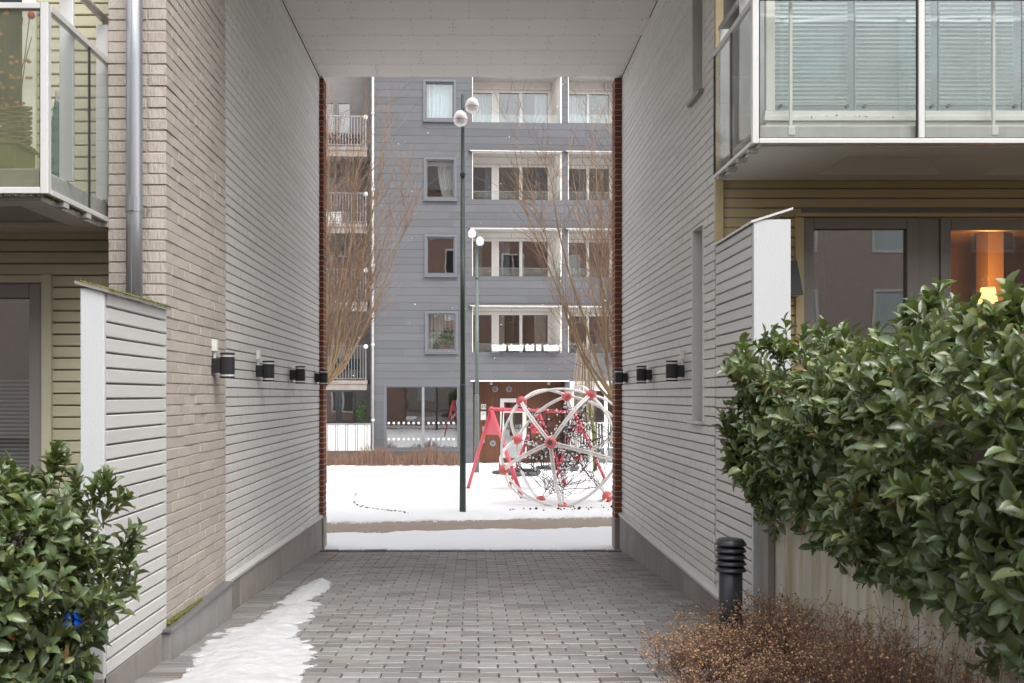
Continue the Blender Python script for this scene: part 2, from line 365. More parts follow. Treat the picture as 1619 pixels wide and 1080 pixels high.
def pscore(p):
    X, y, sx, _ = p; px = VPX + X*F/y; py = VPY + (EYE-zg(y))*F/y
    inside = 30 < px < 1590 and py < 1085 and not (px > 1030 and py > 990)
    snowy = py > 930 and abs(px - (505 - (py-930)*1.05)) < 40 + (py-930)*.38
    return (inside and not snowy)*sx/(y*y)
pav.sort(key=pscore, reverse=True)
rest = MB()
for i, (X, y, sx, _) in enumerate(pav):
    dz = random.gauss(0, .0018); rx = random.gauss(0, .010); ry = random.gauss(0, .006)
    if i < 300:
        o = link('paver', pm, pave, loc=(X, y, zg(y)+dz), rot=(slope+rx, ry, random.gauss(0,.004)), local=True); o.scale = (sx*1.0 if sx < 1 else sx, 1, 1)
    else:
        mtx = Matrix.Translation((X, y, zg(y)+dz)) @ Matrix.Rotation(slope+rx, 4, 'X') @ Matrix.Rotation(ry, 4, 'Y') @ Matrix.Diagonal((sx,1,1,1))
        rest.add([mtx @ v.co for v in pm.vertices], [tuple(p.vertices) for p in pm.polygons])
rest.build('paver_field', M['paver'], pave, local=True, kind='stuff')

# snow beyond the passage, on both sides of the gravel path
def hsh(x, y, f): return math.sin(x*f*1.7+1.3)*math.cos(y*f*1.3+.7) + .5*math.sin(x*f*3.9+y*f*2.1)
def snow_sheet(name, edge0, edge1, xs, steps, th, label=None):
    V, Fc = [], []; nc = len(steps)
    for x in xs:
        a, b_ = edge0(x), edge1(x)
        for t in steps:
            y = a + (b_-a)*t; e = min(t*(b_-a), (1-t)*(b_-a)); h = th*(1-math.exp(-e/.12)) if e > 0 else -.035
            V.append((x, y, zg(y) - .03 + h + .012*hsh(x, y, 1.1) + .006*hsh(x, y, 4.3)))
    for i in range(len(xs)-1):
        for j in range(nc-1): Fc.append((i*nc+j, (i+1)*nc+j, (i+1)*nc+j+1, i*nc+j+1))
    o = big(name, V, Fc, M['snow'], smooth=True); o['kind'] = 'structure'; return o
fine = list(np.arange(-7,7,.035)); xs_ = [-60,-40,-25,-15,-10]+fine+[7.5,10,15,25,40,60]
jag = lambda x, s: .05*math.sin(x*3.1+s)+.035*math.sin(x*8.7+2*s)+.02*math.sin(x*23+s)+.012*math.sin(x*51+3*s)
snow_sheet('snow_verge', lambda x: 11.70+.02*abs(jag(x,1))*4, lambda x: 13.72+.16*x*(abs(x)<9)+jag(x,2), xs_, [0,.004,.015,.04,.09,.2,.35,.5,.65,.8,.91,.96,.985,.996,1], .075)
tt = [0,.0004,.0015,.004,.008,.015,.03,.05,.08,.12,.17,.24,.32,.42,.55,.7,.85,.97,1]
snow_sheet('snow_lawn', lambda x: 15.45+.21*x*(abs(x)<9)+jag(x,4), lambda x: 36.5, xs_, tt, .07)

cl_s = MB()
for i in range(420):
    x = random.uniform(-3.2, 3.2); t = random.random(); y = (13.74+.16*x+abs(random.gauss(0,.09))) if t < .5 else (15.42+.21*x-abs(random.gauss(0,.10)))
    cl_s.octa((x, y, zg(y)-.026), random.uniform(.006,.022))
for i in range(160):
    x = random.uniform(-1.8, 1.75); y = 11.69-abs(random.gauss(0,.05)); cl_s.octa((x, y, zg(y)), random.uniform(.003,.012))
tag(cl_s.build('snow_clods', M['snow']), 'small clods of snow along the edges of the gravel path', 'snow', kind='stuff')
# melting snow ridge on the pavers
spine = [(508,922,16),(492,935,34),(462,962,52),(440,985,66),(418,1006,70),(392,1038,86),(352,1074,104),(300,1125,130),(240,1190,150)]
def gp(px, py):
    d = 1905/(py-705); return (px-VPX)*d/F, d
G = 260; gx = np.linspace(-2.0, -.35, 230); gy = np.linspace(3.7, 9.3, 520)
XX, YY = np.meshgrid(gx, gy, indexing='ij'); PYY = 705+1905/YY; PXX = VPX + XX*F/YY
cxs = np.interp(PYY, [s[1] for s in spine], [s[0] for s in spine]); ws = np.interp(PYY, [s[1] for s in spine], [s[2] for s in spine])
def fnoise(x, y, seeds, f0):
    r = np.random.default_rng(seeds); z = 0*x; a = 1
    for o in range(6):
        for q in range(4):
            th = r.uniform(0, 6.28); ph = r.uniform(0, 6.28); f = f0*2**o*r.uniform(.7, 1.4)
            z = z + a*np.sin((x*np.cos(th)+y*np.sin(th))*f+ph)/4
        a *= .58
    return z
nz = fnoise(XX, YY, 3, 3.5)
d_in = (1 - np.abs(PXX-cxs)/(ws*np.interp(PYY,[920,1000,1080],[.8,.88,.98])))*.17 + nz*.10 + .022*fnoise(XX, YY, 31, 26.)
d_in = np.where(PYY < 921, -1, d_in)
lump = fnoise(XX, YY, 11, 9.)
hgt = np.clip(d_in/.24, 0, 1)**.8*.042*(1+.16*lump) + .0022*np.clip(fnoise(XX, YY, 21, 42.), -1, 1)*(d_in > .01)
hgt = np.where(d_in > 0, np.maximum(hgt, .003), -.02)
keep = d_in > -.012
ZZ = np.vectorize(zg)(YY) + hgt
n1 = len(gy); idx = np.arange(XX.size).reshape(XX.shape)
cell = keep[:-1,:-1] & keep[1:,:-1] & keep[1:,1:] & keep[:-1,1:]
Fq = np.stack([idx[:-1,:-1][cell], idx[1:,:-1][cell], idx[1:,1:][cell], idx[:-1,1:][cell]], 1)
used = np.unique(Fq); remap = -np.ones(XX.size, int); remap[used] = np.arange(len(used))
V = np.stack([XX.ravel(), YY.ravel(), ZZ.ravel()], 1)[used]
o = big('snow_ridge', V, remap[Fq], M['wet_snow'], smooth=True); tag(o, 'melting ridge of old snow lying on the grey pavers', 'snow', kind='stuff')

# ------------------------------------------------------------------ the house with the passage
house = thing('apartment_house', (0, 9, 0), 'boarded apartment house with an open passage, a brick pier and glazed balconies', 'house')
def boards_along_y(parent, X, sgn, y0, y1, z0, z1, m, pitch=.0747, gap=.0078, th=.021, cuts=(), splits=True, name='board'):
    """Horizontal boards on a wall that faces sgn*X; cuts are (ya, yb, za, zb) openings."""
    z = z0
    while z < z1 - .02:
        zt = min(z+pitch-gap, z1)
        spans = [(y0, y1)]
        for (ya, yb, za, zb) in cuts:
            if z+.02 < zb and zt-.02 > za:
                spans = [q for s in spans for q in ((s[0], min(s[1], ya)), (max(s[0], yb), s[1])) if q[1]-q[0] > .02]
        if splits:
            ns = []
            for s in spans:
                if s[1]-s[0] > 2 and random.random() < .8:
                    c = random.uniform(s[0]+.6, s[1]-.6); ns += [(s[0], c-.0018), (c+.0018, s[1])]
                else: ns.append(s)
            spans = ns
        for s in spans:
            j = random.gauss(0, .0008); xo = X+sgn*j; xi = X-sgn*th
            prof = [(xi, z), (xo-sgn*.007, z), (xo, z+.005), (xo, zt-.003), (xo-sgn*.004, zt), (xi, zt)]
            vs = [(p[0], s[0], p[1]) for p in prof]+[(p[0], s[1], p[1]) for p in prof]
            fs = [(i, (i+1) % 6, 6+(i+1) % 6, 6+i) for i in range(6)]+[(5,4,3,2,1,0),(6,7,8,9,10,11)]
            if sgn > 0: fs = [f[::-1] for f in fs]
            MB().add(vs, fs).build(name, m, parent)
        z += pitch
def boards_along_x(parent, Y, x0, x1, z0, z1, m, pitch=.0747, gap=.008, th=.021, cuts=(), name='board'):
    z = z0
    while z < z1 - .02:
        zt = min(z+pitch-gap, z1); spans = [(x0, x1)]
        for (xa, xb, za, zb) in cuts:
            if z+.02 < zb and zt-.02 > za:
                spans = [q for s in spans for q in ((s[0], min(s[1], xa)), (max(s[0], xb), s[1])) if q[1]-q[0] > .02]
        for s in spans:
            yo = Y+random.gauss(0,.0008); yi = Y+th
            prof = [(yi, z), (yo+.007, z), (yo, z+.005), (yo, zt-.003), (yo+.004, zt), (yi, zt)]
            vs = [(s[0], p[0], p[1]) for p in prof]+[(s[1], p[0], p[1]) for p in prof]
            fs = [(i, (i+1) % 6, 6+(i+1) % 6, 6+i) for i in range(6)]+[(5,4,3,2,1,0),(6,7,8,9,10,11)]
            MB().add(vs, fs).build(name, m, parent)
        z += pitch
CZ = 5.852
# left passage wall
lw = MB().box(XL-.30, XL-.019, 7.09, YE, -.3, CZ+.3).build('passage_wall', M['board_back'], house)
boards_along_y(lw, XL, 1, 7.09, YE, .40, CZ-.004, M['board'])
# right passage wall with two slots
SL1 = (7.548, 7.918, 1.70, 3.29); SL2 = (7.548, 7.918, 4.36, 5.80)
b = MB()
for (a, c, e, f) in ((7.214, 7.548, -.3, CZ+.3), (7.918, YE, -.3, CZ+.3), (7.548, 7.918, -.3, 1.70), (7.548, 7.918, 3.29, 4.36), (7.548, 7.918, 5.80, CZ+.3)):
    b.box(XR+.019, XR+.30, a, c, e, f)
rw = b.build('passage_wall', M['board_back'], house)
boards_along_y(rw, XR, -1, 7.19, YE, .40, CZ-.004, M['board'], cuts=(SL1, SL2))
for (ya, yb, za, zb), low in ((SL1, True), (SL2, False)):
    nm = MB(); t = .012
    nm.box(XR-.004, XR+.2, yb-t, yb+.02, za, zb); nm.box(XR-.004, XR+.2, ya-.02, ya+t, za, zb); nm.box(XR-.004, XR+.2, ya+t, yb-t, zb-t, zb+.01)
    wnd = nm.build('slot_window', M['slot'], house)
    MB().box(XR+.17, XR+.18, ya+t, yb-t, za, zb-t).build('pane', M['glass_win'], wnd)
    MB().box(XR+.26, XR+.28, ya, yb, za, zb).build('blind', M['room'], wnd)
    MB().cbox(XR-.045, XR+.17, ya-.02, yb+.02, za-.03, za-.002, .004).build('sill', M['flash'] if low else M['frame_grey'], wnd)
# ceiling panels in staggered rows with screws
ce = MB().box(XL-.3, XR+.3, 5.75, YE, CZ+.012, CZ+.3).build('passage_ceiling', M['dark'], house)
PR = .452; y = YE-.006; row = 0
joints = [(-1.18, 1.29), (-.62,), (-1.63, .84), (-.22, 2.2), (-1.25, 1.17), (-.6, 1.9), (-1.5, .9), (-.2,), (-1.2, 1.2), (-.7,), (-1.5,.9)]
while y > 5.8:
    y0 = max(y-PR+.004, 5.76); xs = [XL+.004]+list(joints[row % len(joints)])+[XR-.004]
    for a, c in zip(xs[:-1], xs[1:]):
        if c-a < .05: continue
        p = MB().cbox(a+.0015, c-.0015, y0, y, CZ, CZ+.012, .0015).build('panel', M['ceil'], ce)
        sc = MB(); k = max(2, int(round((c-a)/.4)))
        for i in range(k+1):
            for yy in (y0+.03, (y0+y)/2, y-.03):
                sc.lathe([(.0065, -.0022), (.0065, .002)], (a+.03+(c-a-.06)*i/k, yy, CZ), 6)
        sc.build('screws', M['screw'], p)
    y -= PR; row += 1
# storeys above and the two wings of the house
up = MB(); up.box(XL-.3, XR+.3, 5.75, YE+.02, CZ+.3, 14.8)
up.box(-20, XL-.30, 6.2, YE, CZ+.3, 14.8); up.box(XR+.30, 20, 7.55, YE, CZ+.3, 14.8)
up.build('upper_storeys', M['board_back'], house)
bkf = MB(); bkf.box(-20, XL-.0, YE+.03, YE+.23, -.3, 14.8); bkf.box(XR, 20, YE+.03, YE+.23, -.3, 14.8); bkf.box(XL, XR, YE+.05, YE+.23, CZ+.12, 14.8)
bkf.build('garden_facade', M['opp_brick'], house)
for fl in range(5):
    for k in range(8):
        xw = -14.2+k*3.7
        if fl < 2 and xw < 2.6 and xw+1.5 > -2.6: continue
        zb_ = .8+fl*2.9; g = MB(); y_ = YE+.23
        g.box(xw, xw+1.5, y_-.01, y_+.03, zb_, zb_+.1); g.box(xw, xw+1.5, y_-.01, y_+.03, zb_+1.5, zb_+1.6); g.box(xw, xw+.1, y_-.01, y_+.029, zb_+.1, zb_+1.5); g.box(xw+1.4, xw+1.5, y_-.01, y_+.029, zb_+.1, zb_+1.5); g.box(xw+.7, xw+.8, y_-.01, y_+.029, zb_+.1, zb_+1.5)
        gw = g.build('window', M['frame_white'], house); MB().box(xw+.1, xw+1.4, y_-.01, y_+.01, zb_+.1, zb_+1.5).build('pane', M['dark_pane'] if (fl+k) % 3 else M['curtain_blue'], gw)
rf = MB(); rf.add([(-20,YE+.6,14.7),(20,YE+.6,14.7),(20,8.9,18.0),(-20,8.9,18.0),(-20,5.4,15.4),(20,5.4,15.4)], [(0,1,2,3),(3,2,5,4)]); rf.build('roof', M['roof'], house)
# red brick pier ends at the far opening
for (xa, xb, nm) in ((XL-.10, XL+.052, 'l'), (XR-.085, XR+.10, 'r')):
    pier = MB().box(xa, xb-.005 if nm == 'l' else xb, YE+.004, YE+.225, .40, CZ) if False else MB().box(min(xa,xb)+.006, max(xa,xb)-.006, YE+.012, YE+.225, .38, CZ)
    pier = pier.build('red_brick_pier', M['red_mortar'], house)
    bm = MB().cbox(min(xa,xb)-0, max(xa,xb), YE+.004, YE+.23, 0, .0545, .003).mesh('brick', M['red_brick'])
    z = .385
    while z < CZ-.05:
        o = link('brick', bm, pier, loc=(random.gauss(0,.0015), random.gauss(0,.0015), z)); z += .0667
    MB().cbox(min(xa,xb)-.005, max(xa,xb)+(.004), YE-.005, YE+.24, -.1, .378, .008).build('pier_base', M['concrete'], house)
# plinth slabs of the passage walls
def plinth(sgn, X, y0, y1, z0, z1, n, m=M['concrete']):
    for i in range(n):
        a, c = y0+(y1-y0)*i/n, y0+(y1-y0)*(i+1)/n
        za, zc = z0+(z1-z0)*i/n, z0+(z1-z0)*(i+1)/n
        x0, x1 = sorted((X, X-sgn*.12)); mb = MB().cbox(x0, x1, a+.004, c-.004, -.3, 1, .004)
        mb.v = [(v[0], v[1], (za+(zc-za)*(v[1]-a)/(c-a))-(1-v[2]) if v[2] > .5 else v[2]) for v in mb.v]
        mb.build('plinth_slab', m, house)
    segs = 4
    for i in range(segs):
        a, c = y0+(y1-y0)*i/segs, y0+(y1-y0)*(i+1)/segs+.03
        za, zc = z0+(z1-z0)*i/segs, z0+(z1-z0)*(i+1)/segs
        x0 = X+sgn*.014; x1 = X-sgn*.05; k = .0015*(i % 2)
        fl = MB(); fl.add([(x0,a,za+.004+k),(x0,c,zc+.004+k),(x1,c,zc+.03+k),(x1,a,za+.03+k),(x0,a,za-.018),(x0,c,zc-.018),(x1,c,zc-.018),(x1,a,za-.018)],
                          [(0,1,2,3),(0,4,5,1),(0,3,7,4),(1,5,6,2)]); fl.build('flashing', M['flash'], house)
plinth(1, -1.875, 7.0, YE, .487, .408, 8)
plinth(-1, 1.815, 6.95, YE, .412, .438, 8)

# cream brick pier
BX, BY0, BY1 = -1.86, 5.71, 7.09
bp = MB().box(-2.21, BX-.005, BY0+.005, BY1, .3, 7).build('brick_pier', M['cream_mortar'], house)
bricks = []; z = .515; row = 0
while z < 4.75:
    if row % 2 == 0:
        bricks.append((BX-.228, BX, BY0, BY0+.108, z)); y = BY0+.12
        bricks.append((BX-.35, BX-.24, BY0, BY0+.108, z))
    else:
        bricks.append((BX-.108, BX, BY0, BY0+.228, z)); y = BY0+.24
        bricks.append((BX-.35, BX-.12, BY0, BY0+.108, z))
    while y < BY1-.03:
        c = min(y+.228, BY1); bricks.append((BX-.108, BX, y, c, z)); y += .24
    z += .0667; row += 1
def bscore(q):
    x0, x1, y0, y1, z = q
    zt = 2.43 if y0 < BY0+.01 and x1 < BX-.01 else -1
    s = (VPX-0)*0 + abs(x0)*(1/y0-1/y1)*2 + (x1-x0)/y0*(z > 2.40)*(y0 < BY0+.01)
    return s if (z > zt and z < 4.45) else 0
bricks.sort(key=bscore, reverse=True); rest = MB(); cache = {}
for i, (x0, x1, y0, y1, z) in enumerate(bricks):
    key = (round(x1-x0,3), round(y1-y0,3))
    if key not in cache: cache[key] = MB().cbox(-key[0]/2, key[0]/2, -key[1]/2, key[1]/2, 0, .0585, .0022).mesh('brick', M['cream_brick'])
    l = Vector(((x0+x1)/2+random.gauss(0,.0018), (y0+y1)/2+random.gauss(0,.001), z+random.gauss(0,.001))); rz = random.gauss(0,.006); ry = random.gauss(0,.004)
    if i < 300: link('brick', cache[key], bp, loc=l, rot=(0, ry, rz))
    else:
        mt = Matrix.Translation(l) @ Matrix.Rotation(rz,4,'Z'); rest.add([mt @ v.co for v in cache[key].vertices], [tuple(p.vertices) for p in cache[key].polygons])
rest.build('brick_field', M['cream_brick'], bp, kind='stuff')
for (a, c) in ((5.60, 6.62), (6.62, 7.04)):
    sl_ = MB().cbox(-1.93, -1.80, a+.003, c-.003, 0, .497, .005).build('stone_slab', M['granite'], house)
MB().box(-1.93, -1.788, 5.585, 7.05, .4985, .516).build('stone_cap', M['metal_sheet'], house)
ms = MB()
for i in range(260):
    y = 5.66+abs(random.gauss(0,.35)); ms.octa((random.uniform(-1.862,-1.835), y, .517+random.random()*.02*max(0,1-(y-5.66)/.8)), random.uniform(.006,.014))
ms.build('moss', M['moss'], house, kind='stuff')

# downpipe
dp = MB().tube([(-2.02, 5.62, z) for z in (2.2, 3.0, 3.9, 5.6)], .0475, 20).build('downpipe', M['galv'], house, True)
cl_ = MB()
for z in (3.00, 3.075): cl_.lathe([(.0475, z), (.051, z+.002), (.051, z+.006), (.0475, z+.008)], (-2.02, 5.62, 0), 20)
cl_.box(-2.030, -2.008, 5.564, 5.575, 3.0, 3.085); cl_.lathe([(.0505,2.995),(.0505,3.088)], (-2.02,5.62,0), 20); cl_.tube([(-1.98,5.64,3.045),(-1.955,5.70,3.045)], .006, 6)
cl_.build('pipe_clamp', M['galv'], dp)
MB().box(-2.022, -2.017, 5.5705, 5.574, 2.2, 5.6).build('seam', M['galv'], dp)

# olive front of the left wing
OY = 5.95
lf = MB(); 
WINL = (-6.0, -2.705, .55, 2.62)
for (a, c, e, f) in ((-9, WINL[0], -.1, 6.2), (WINL[1], -2.2, -.1, 6.2), (WINL[0], WINL[1], 2.62, 6.2), (WINL[0], WINL[1], -.1, .55)): lf.box(a, c, OY+.02, OY+.25, e, f)
lf = lf.build('front_wall', M['board_back'], house)
boards_along_x(lf, OY, -3.6, -2.212, .5, 4.75, M['olive'], cuts=((-6, -2.655, .5, 2.66), (-5, -2.75, 3.05, 4.75)))
# left door
ld = MB(); ld.box(-2.715, -2.655, OY-.025, OY+.03, .55, 2.665); ld.box(-6, -2.716, OY-.022, OY+.03, 2.615, 2.66); ld = ld.build('terrace_door', M['olive'], house)
f_ = MB(); f_.cbox(-2.80, -2.718, OY-.01, OY+.06, .55, 2.612, .004); f_.cbox(-4.4, -2.802, OY-.01, OY+.06, 2.52, 2.612, .004); f_.build('frame', M['frame_grey'], ld)
MB().box(-4.4, -2.80, OY+.03, OY+.038, .55, 2.52).build('pane', M['glass_win'], ld)
rm = MB(); rm.box(-6, -2.6, 7.6, 7.65, .4, 2.8); rm.box(-6, -2.6, OY+.26, 7.6, .45, .5); rm.box(-6, -2.6, OY+.26, 7.6, 2.7, 2.75); rm.box(-2.6, -2.55, OY+.26, 7.6, .4, 2.8); rm.build('room', M['room'], house)
bl = MB().box(-4.4, -4.35, OY+.11, OY+.13, 2.0, 2.05)
bl.build('blind_cord', M['blind'], ld)
slm = MB().box(-.8, .8, -.008, .008, -.0012, .0012).mesh('slat', M['curtain_blue'])
for i in range(38): link('slat', slm, ld, loc=(-3.63, OY+.13, 2.0-i*.026), rot=(R(35),0,0))

# balcony of the left wing
BXL, BF = -2.21, 4.90
lb = MB().cbox(-6, BXL-.05, BF+.05, OY-.002, 2.97, 3.10, .01).build('balcony', M['slab'], house)
co = MB(); z0 = 2.955
co.box(-6, BXL-.07, BF+.06, BF+.22, z0-.02, z0+.012); co.box(-6, BXL-.07, OY-.18, OY-.004, z0-.02, z0+.012); co.box(BXL-.25, BXL-.07, BF+.221, OY-.181, z0-.02, z0+.012)
co.add([(-6,BF+.22,z0-.02),(BXL-.25,BF+.22,z0-.02),(BXL-.45,BF+.4,z0+.011),(-6,BF+.4,z0+.011)], [(0,1,2,3)])
co.build('underside', M['soffit'], lb)
fr = MB(); w = .043
fr.cbox(BXL-.042, BXL, BF, BF+.04, 2.955, 3.95, .003)                       # corner post
fr.cbox(-6, BXL-.044, BF, BF+.04, 3.918, 3.95, .003); fr.cbox(-6, BXL-.044, BF, BF+.04, 2.955, 2.99, .003)
fr.cbox(BXL-.035, BXL, BF+.042, 5.89, 3.915, 3.952, .003); fr.cbox(BXL-.035, BXL, BF+.042, 5.89, 2.955, 2.985, .003)
fr.build('railing_frame', M['alu'], lb)
br = MB()
br.box(BXL-.012, BXL-.006, 5.868, 5.886, 2.985, 3.915); br.box(BXL-.014, BXL-.004, 5.44, 5.455, 2.985, 3.915)
br.box(-6, BXL-.043, BF+.012, BF+.024, 2.99, 2.995); br.box(BXL-.05, BXL-.043, BF+.012, BF+.024, 2.995, 3.918)
br.build('glazing_bead', M['dark'], lb)
MB().box(-6, BXL-.05, BF+.015, BF+.021, 2.995, 3.918).build('pane', M['glass_algae'], lb)
MB().box(BXL-.012, BXL-.006, BF+.045, 5.438, 2.986, 3.914).build('pane', M['glass_near'], lb)
MB().box(BXL-.012, BXL-.006, 5.457, 5.866, 2.986, 3.914).build('pane', M['glass_near'], lb)
br = MB()
for y in (5.1, 5.4, 5.7): br.box(BXL-.06, BXL-.002, y, y+.06, 2.925, 2.953)
br.tube([(-6, BF+.05, 2.94), (BXL-.06, BF+.05, 2.94)], .012, 6); br.build('bracket', M['slab'], lb)
hr = MB().tube([(BXL-.06, 4.5, 4.22), (BXL-.06, 5.85, 4.22)], .024, 12).build('handrail', M['flash'], lb, True)
for y in (5.27, 5.78):
    MB().cbox(BXL-.10, BXL-.022, y-.012, y+.012, 3.10, 4.175, .003).build('post', M['alu'], lb); MB().tube([(BXL-.06,y,4.175),(BXL-.06,y,4.2)], .01, 6).build('bolt', M['galv'], lb)
mo = MB()
for i in range(240):
    t = random.random(); mo.octa((random.uniform(-3.4, BXL-.03) if t < .6 else BXL-.03, BF+random.uniform(-.002,.03) if t < .6 else BF+random.random()*.5, 2.955+random.uniform(-.012,.004)), random.uniform(.004,.010))
mo.build('moss', M['moss'], lb, kind='stuff')
# balcony door glimpsed behind the glass
bd = MB(); bd.box(-5, -2.75, OY+.004, OY+.015, 3.05, 4.75); bd.build('balcony_door', M['dark_pane'], house)
f_ = MB(); f_.cbox(-2.84, -2.752, OY-.02, OY+.04, 3.1, 4.75, .004); f_.box(-5, -2.842, OY-.012, OY+.03, 3.55, 3.62); f_.build('door_frame', M['frame_white'], house)
# things on the left balcony
ws_ = thing('woven_screen', (-3.0, 5.12, 3.1), 'woven willow screen behind the left balcony glass', 'screen')
for i in range(18):
    z = 3.24+i*.0135
    pts = [(-3.6+k*.06, 5.12+.012*math.sin(k*2.1+i*math.pi), z+random.gauss(0,.002)) for k in range(21)]
    MB().tube(pts, .0085, 5).build('withy', M['wicker'], ws_)
for k in range(6): MB().tube([(-3.55+k*.2, 5.12, 3.10), (-3.55+k*.2, 5.12, 3.50)], .008, 6).build('stake', M['wicker'], ws_)
gb = thing('planter_box', (-2.9, 5.05, 3.1), 'mossy green planter box at the foot of the left balcony glass', 'planter')
MB().cbox(-3.6, -2.42, 4.98, 5.22, 3.10, 3.235, .01).build('box', M['green_box'], gb); MB().cbox(-3.62, -2.40, 4.97, 5.23, 3.236, 3.25, .004).build('rim', M['green_box'], gb)
fp = thing('flowering_plant', (-2.62, 5.3, 3.1), 'bare potted plant with red flowers on the left balcony', 'plant')
MB().lathe([(.09,3.10),(.12,3.30),(.125,3.31),(.11,3.31)], (-2.62,5.36,0), 16).build('pot', M['terracotta'], fp)
st_ = MB(); fl_ = MB(); lv_ = MB()
for i in range(11):
    a = random.uniform(0, 6.28); x, y = -2.62, 5.36; pts = [(x, y, 3.3)]
    for k in range(6):
        x += math.cos(a)*.03*random.random()*1.5; y += math.sin(a)*.02; pts.append((x, y, 3.3+(k+1)*.135*random.uniform(.8,1.1)))
    st_.tube(pts, [.004]*4+[.0025]*3, 5)
    for q in range(3):
        c = pts[random.randint(3,6)]; MB().ball((c[0]+random.gauss(0,.02), c[1]+random.gauss(0,.02), c[2]+.02), random.uniform(.010,.026), 8, 5).build('flower', M['red_flower'], fp) if c[2] > 3.98 and q == 0 else None
    for q in range(4):
        c = pts[random.randint(2,5)]; lv_.ball((c[0]+random.gauss(0,.03), c[1], c[2]), .016, 5, 3, (1,.3,.6))
st_.build('stem', M['wood_stem'], fp); lv_.build('withered_leaves', M['terracotta'], fp, kind='stuff')
pr = thing('folded_parasol', (-2.40, 5.5, 3.1), 'folded green cloth parasol standing inside the left balcony', 'parasol')
MB().lathe([(.02,3.14),(.055,3.17),(.05,3.3),(.03,3.5),(.012,3.62)], (-2.43,5.5,0), 9).build('canopy', M['green_cloth'], pr)
MB().tube([(-2.43,5.5,3.1),(-2.43,5.5,3.68)], .009, 6).build('pole', M['galv'], pr)

# right wing front
def lampx(): return P(1562, 500, 8.1)[0]
RY = 7.19
WR = (2.50, 6.4, .6, 3.275)
rfw = MB()
for (a, c, e, f) in ((XR+.30, WR[0], -.1, 6.2), (WR[1], 9, -.1, 6.2), (WR[0], WR[1], WR[3], 6.2), (WR[0], WR[1], -.1, WR[2])): rfw.box(a, c, RY+.02, RY+.25, e, f)
rfw.box(XR+.001, XR+.2995, RY+.002, RY+.018, -.1, 6.2)
rfw = rfw.build('front_wall', M['board_back'], house)
boards_along_x(rfw, RY, XR+.062, 6.2, .5, 3.56, M['ochre'], cuts=((WR[0]-.0, 6.5, .5, WR[3]+.02),))
MB().cbox(XR-.002, XR+.06, RY-.03, RY+.015, 3.06, 5.6, .004).build('corner_board', M['ochre'], house)
wt = MB(); wt.cbox(2.455, 2.52, RY-.02, RY+.03, .6, 3.262, .004); wt.box(2.455, 6.4, RY-.035, RY+.03, 3.264, 3.29)
rwin = wt.build('window', M['ochre'], house)
f_ = MB()
f_.cbox(2.522, 2.60, RY-.005, RY+.06, .6, 3.262, .004); f_.cbox(3.31, 3.40, RY-.005, RY+.06, .6, 3.262, .004); f_.cbox(2.602, 3.308, RY-.005, RY+.06, 3.175, 3.262, .004)
f_.cbox(3.402, 3.565, RY+.01, RY+.07, .6, 3.262, .004); f_.cbox(3.567, 3.645, RY-.005, RY+.06, .6, 3.255, .004); f_.cbox(3.647, 5.0, RY-.005, RY+.06, 3.165, 3.255, .004)
f_.cbox(4.75, 4.85, RY-.006, RY+.061, .6, 3.16, .004)
f_.build('frame', M['frame_grey'], rwin)
MB().box(2.60, 3.31, RY+.03, RY+.038, .6, 3.176).build('pane', M['glass_win'], rwin); MB().box(3.645, 4.75, RY+.03, RY+.038, .6, 3.166).build('pane', M['glass_door'], rwin)
rm = MB(); rm.box(2.3, 6.4, 9.6, 9.65, .4, 3.5); rm.box(2.3, 6.4, RY+.26, 9.6, .5, .55); rm.box(2.3, 6.4, RY+.26, 9.6, 3.4, 3.45); rm.box(2.25, 2.3, RY+.26, 9.65, .4, 3.5); rm.box(6.4, 6.45, RY+.26, 9.65, .4, 3.5)
rm.box(3.42, 3.47, RY+.3, 9.6, .55, 3.4)
rm.box(lampx()+.22, lampx()+.36, 8.5, 8.7, .55, 3.4)
rm.build('room', M['room_warm'], house)
cu = MB()
for x0, x1 in ((2.6, 2.75),):
    pts = [(x0+(x1-x0)*k/12, RY+.16+.02*math.sin(k*1.9)) for k in range(13)]
    for a, c in zip(pts[:-1], pts[1:]): cu.quad((a[0],a[1],.6),(c[0],c[1],.6),(c[0],c[1],3.2),(a[0],a[1],3.2))
cu.build('curtain', M['room'], rwin)
lampr = thing('interior_lamp', P(1562, 560, 8.4), 'glowing orange lamp inside the right hand glass door', 'lamp')
lx, ly, _ = P(1562, 500, 8.1)
MB().lathe([(.075,2.70),(.055,2.83),(.05,2.83)], (lx, ly, 0), 16).build('shade', M['glow'], lampr); MB().tube([(lx,ly,.55),(lx,ly,2.72)], .012, 8).build('stand', M['black'], lampr); MB().lathe([(.13,.55),(.13,.57),(.02,.58)], (lx,ly,0), 16).build('foot', M['black'], lampr)
pl = bpy.data.lights.new('lamp_bulb', 'POINT'); pl.energy = 8; pl.color = (1,.45,.12); pl.shadow_soft_size = .05
po = bpy.data.objects.new('lamp_bulb', pl); C.objects.link(po); po.location = (lx, ly-.0, 2.90); po.parent = lampr; po.matrix_parent_inverse = Matrix.Translation(-lampr.location)

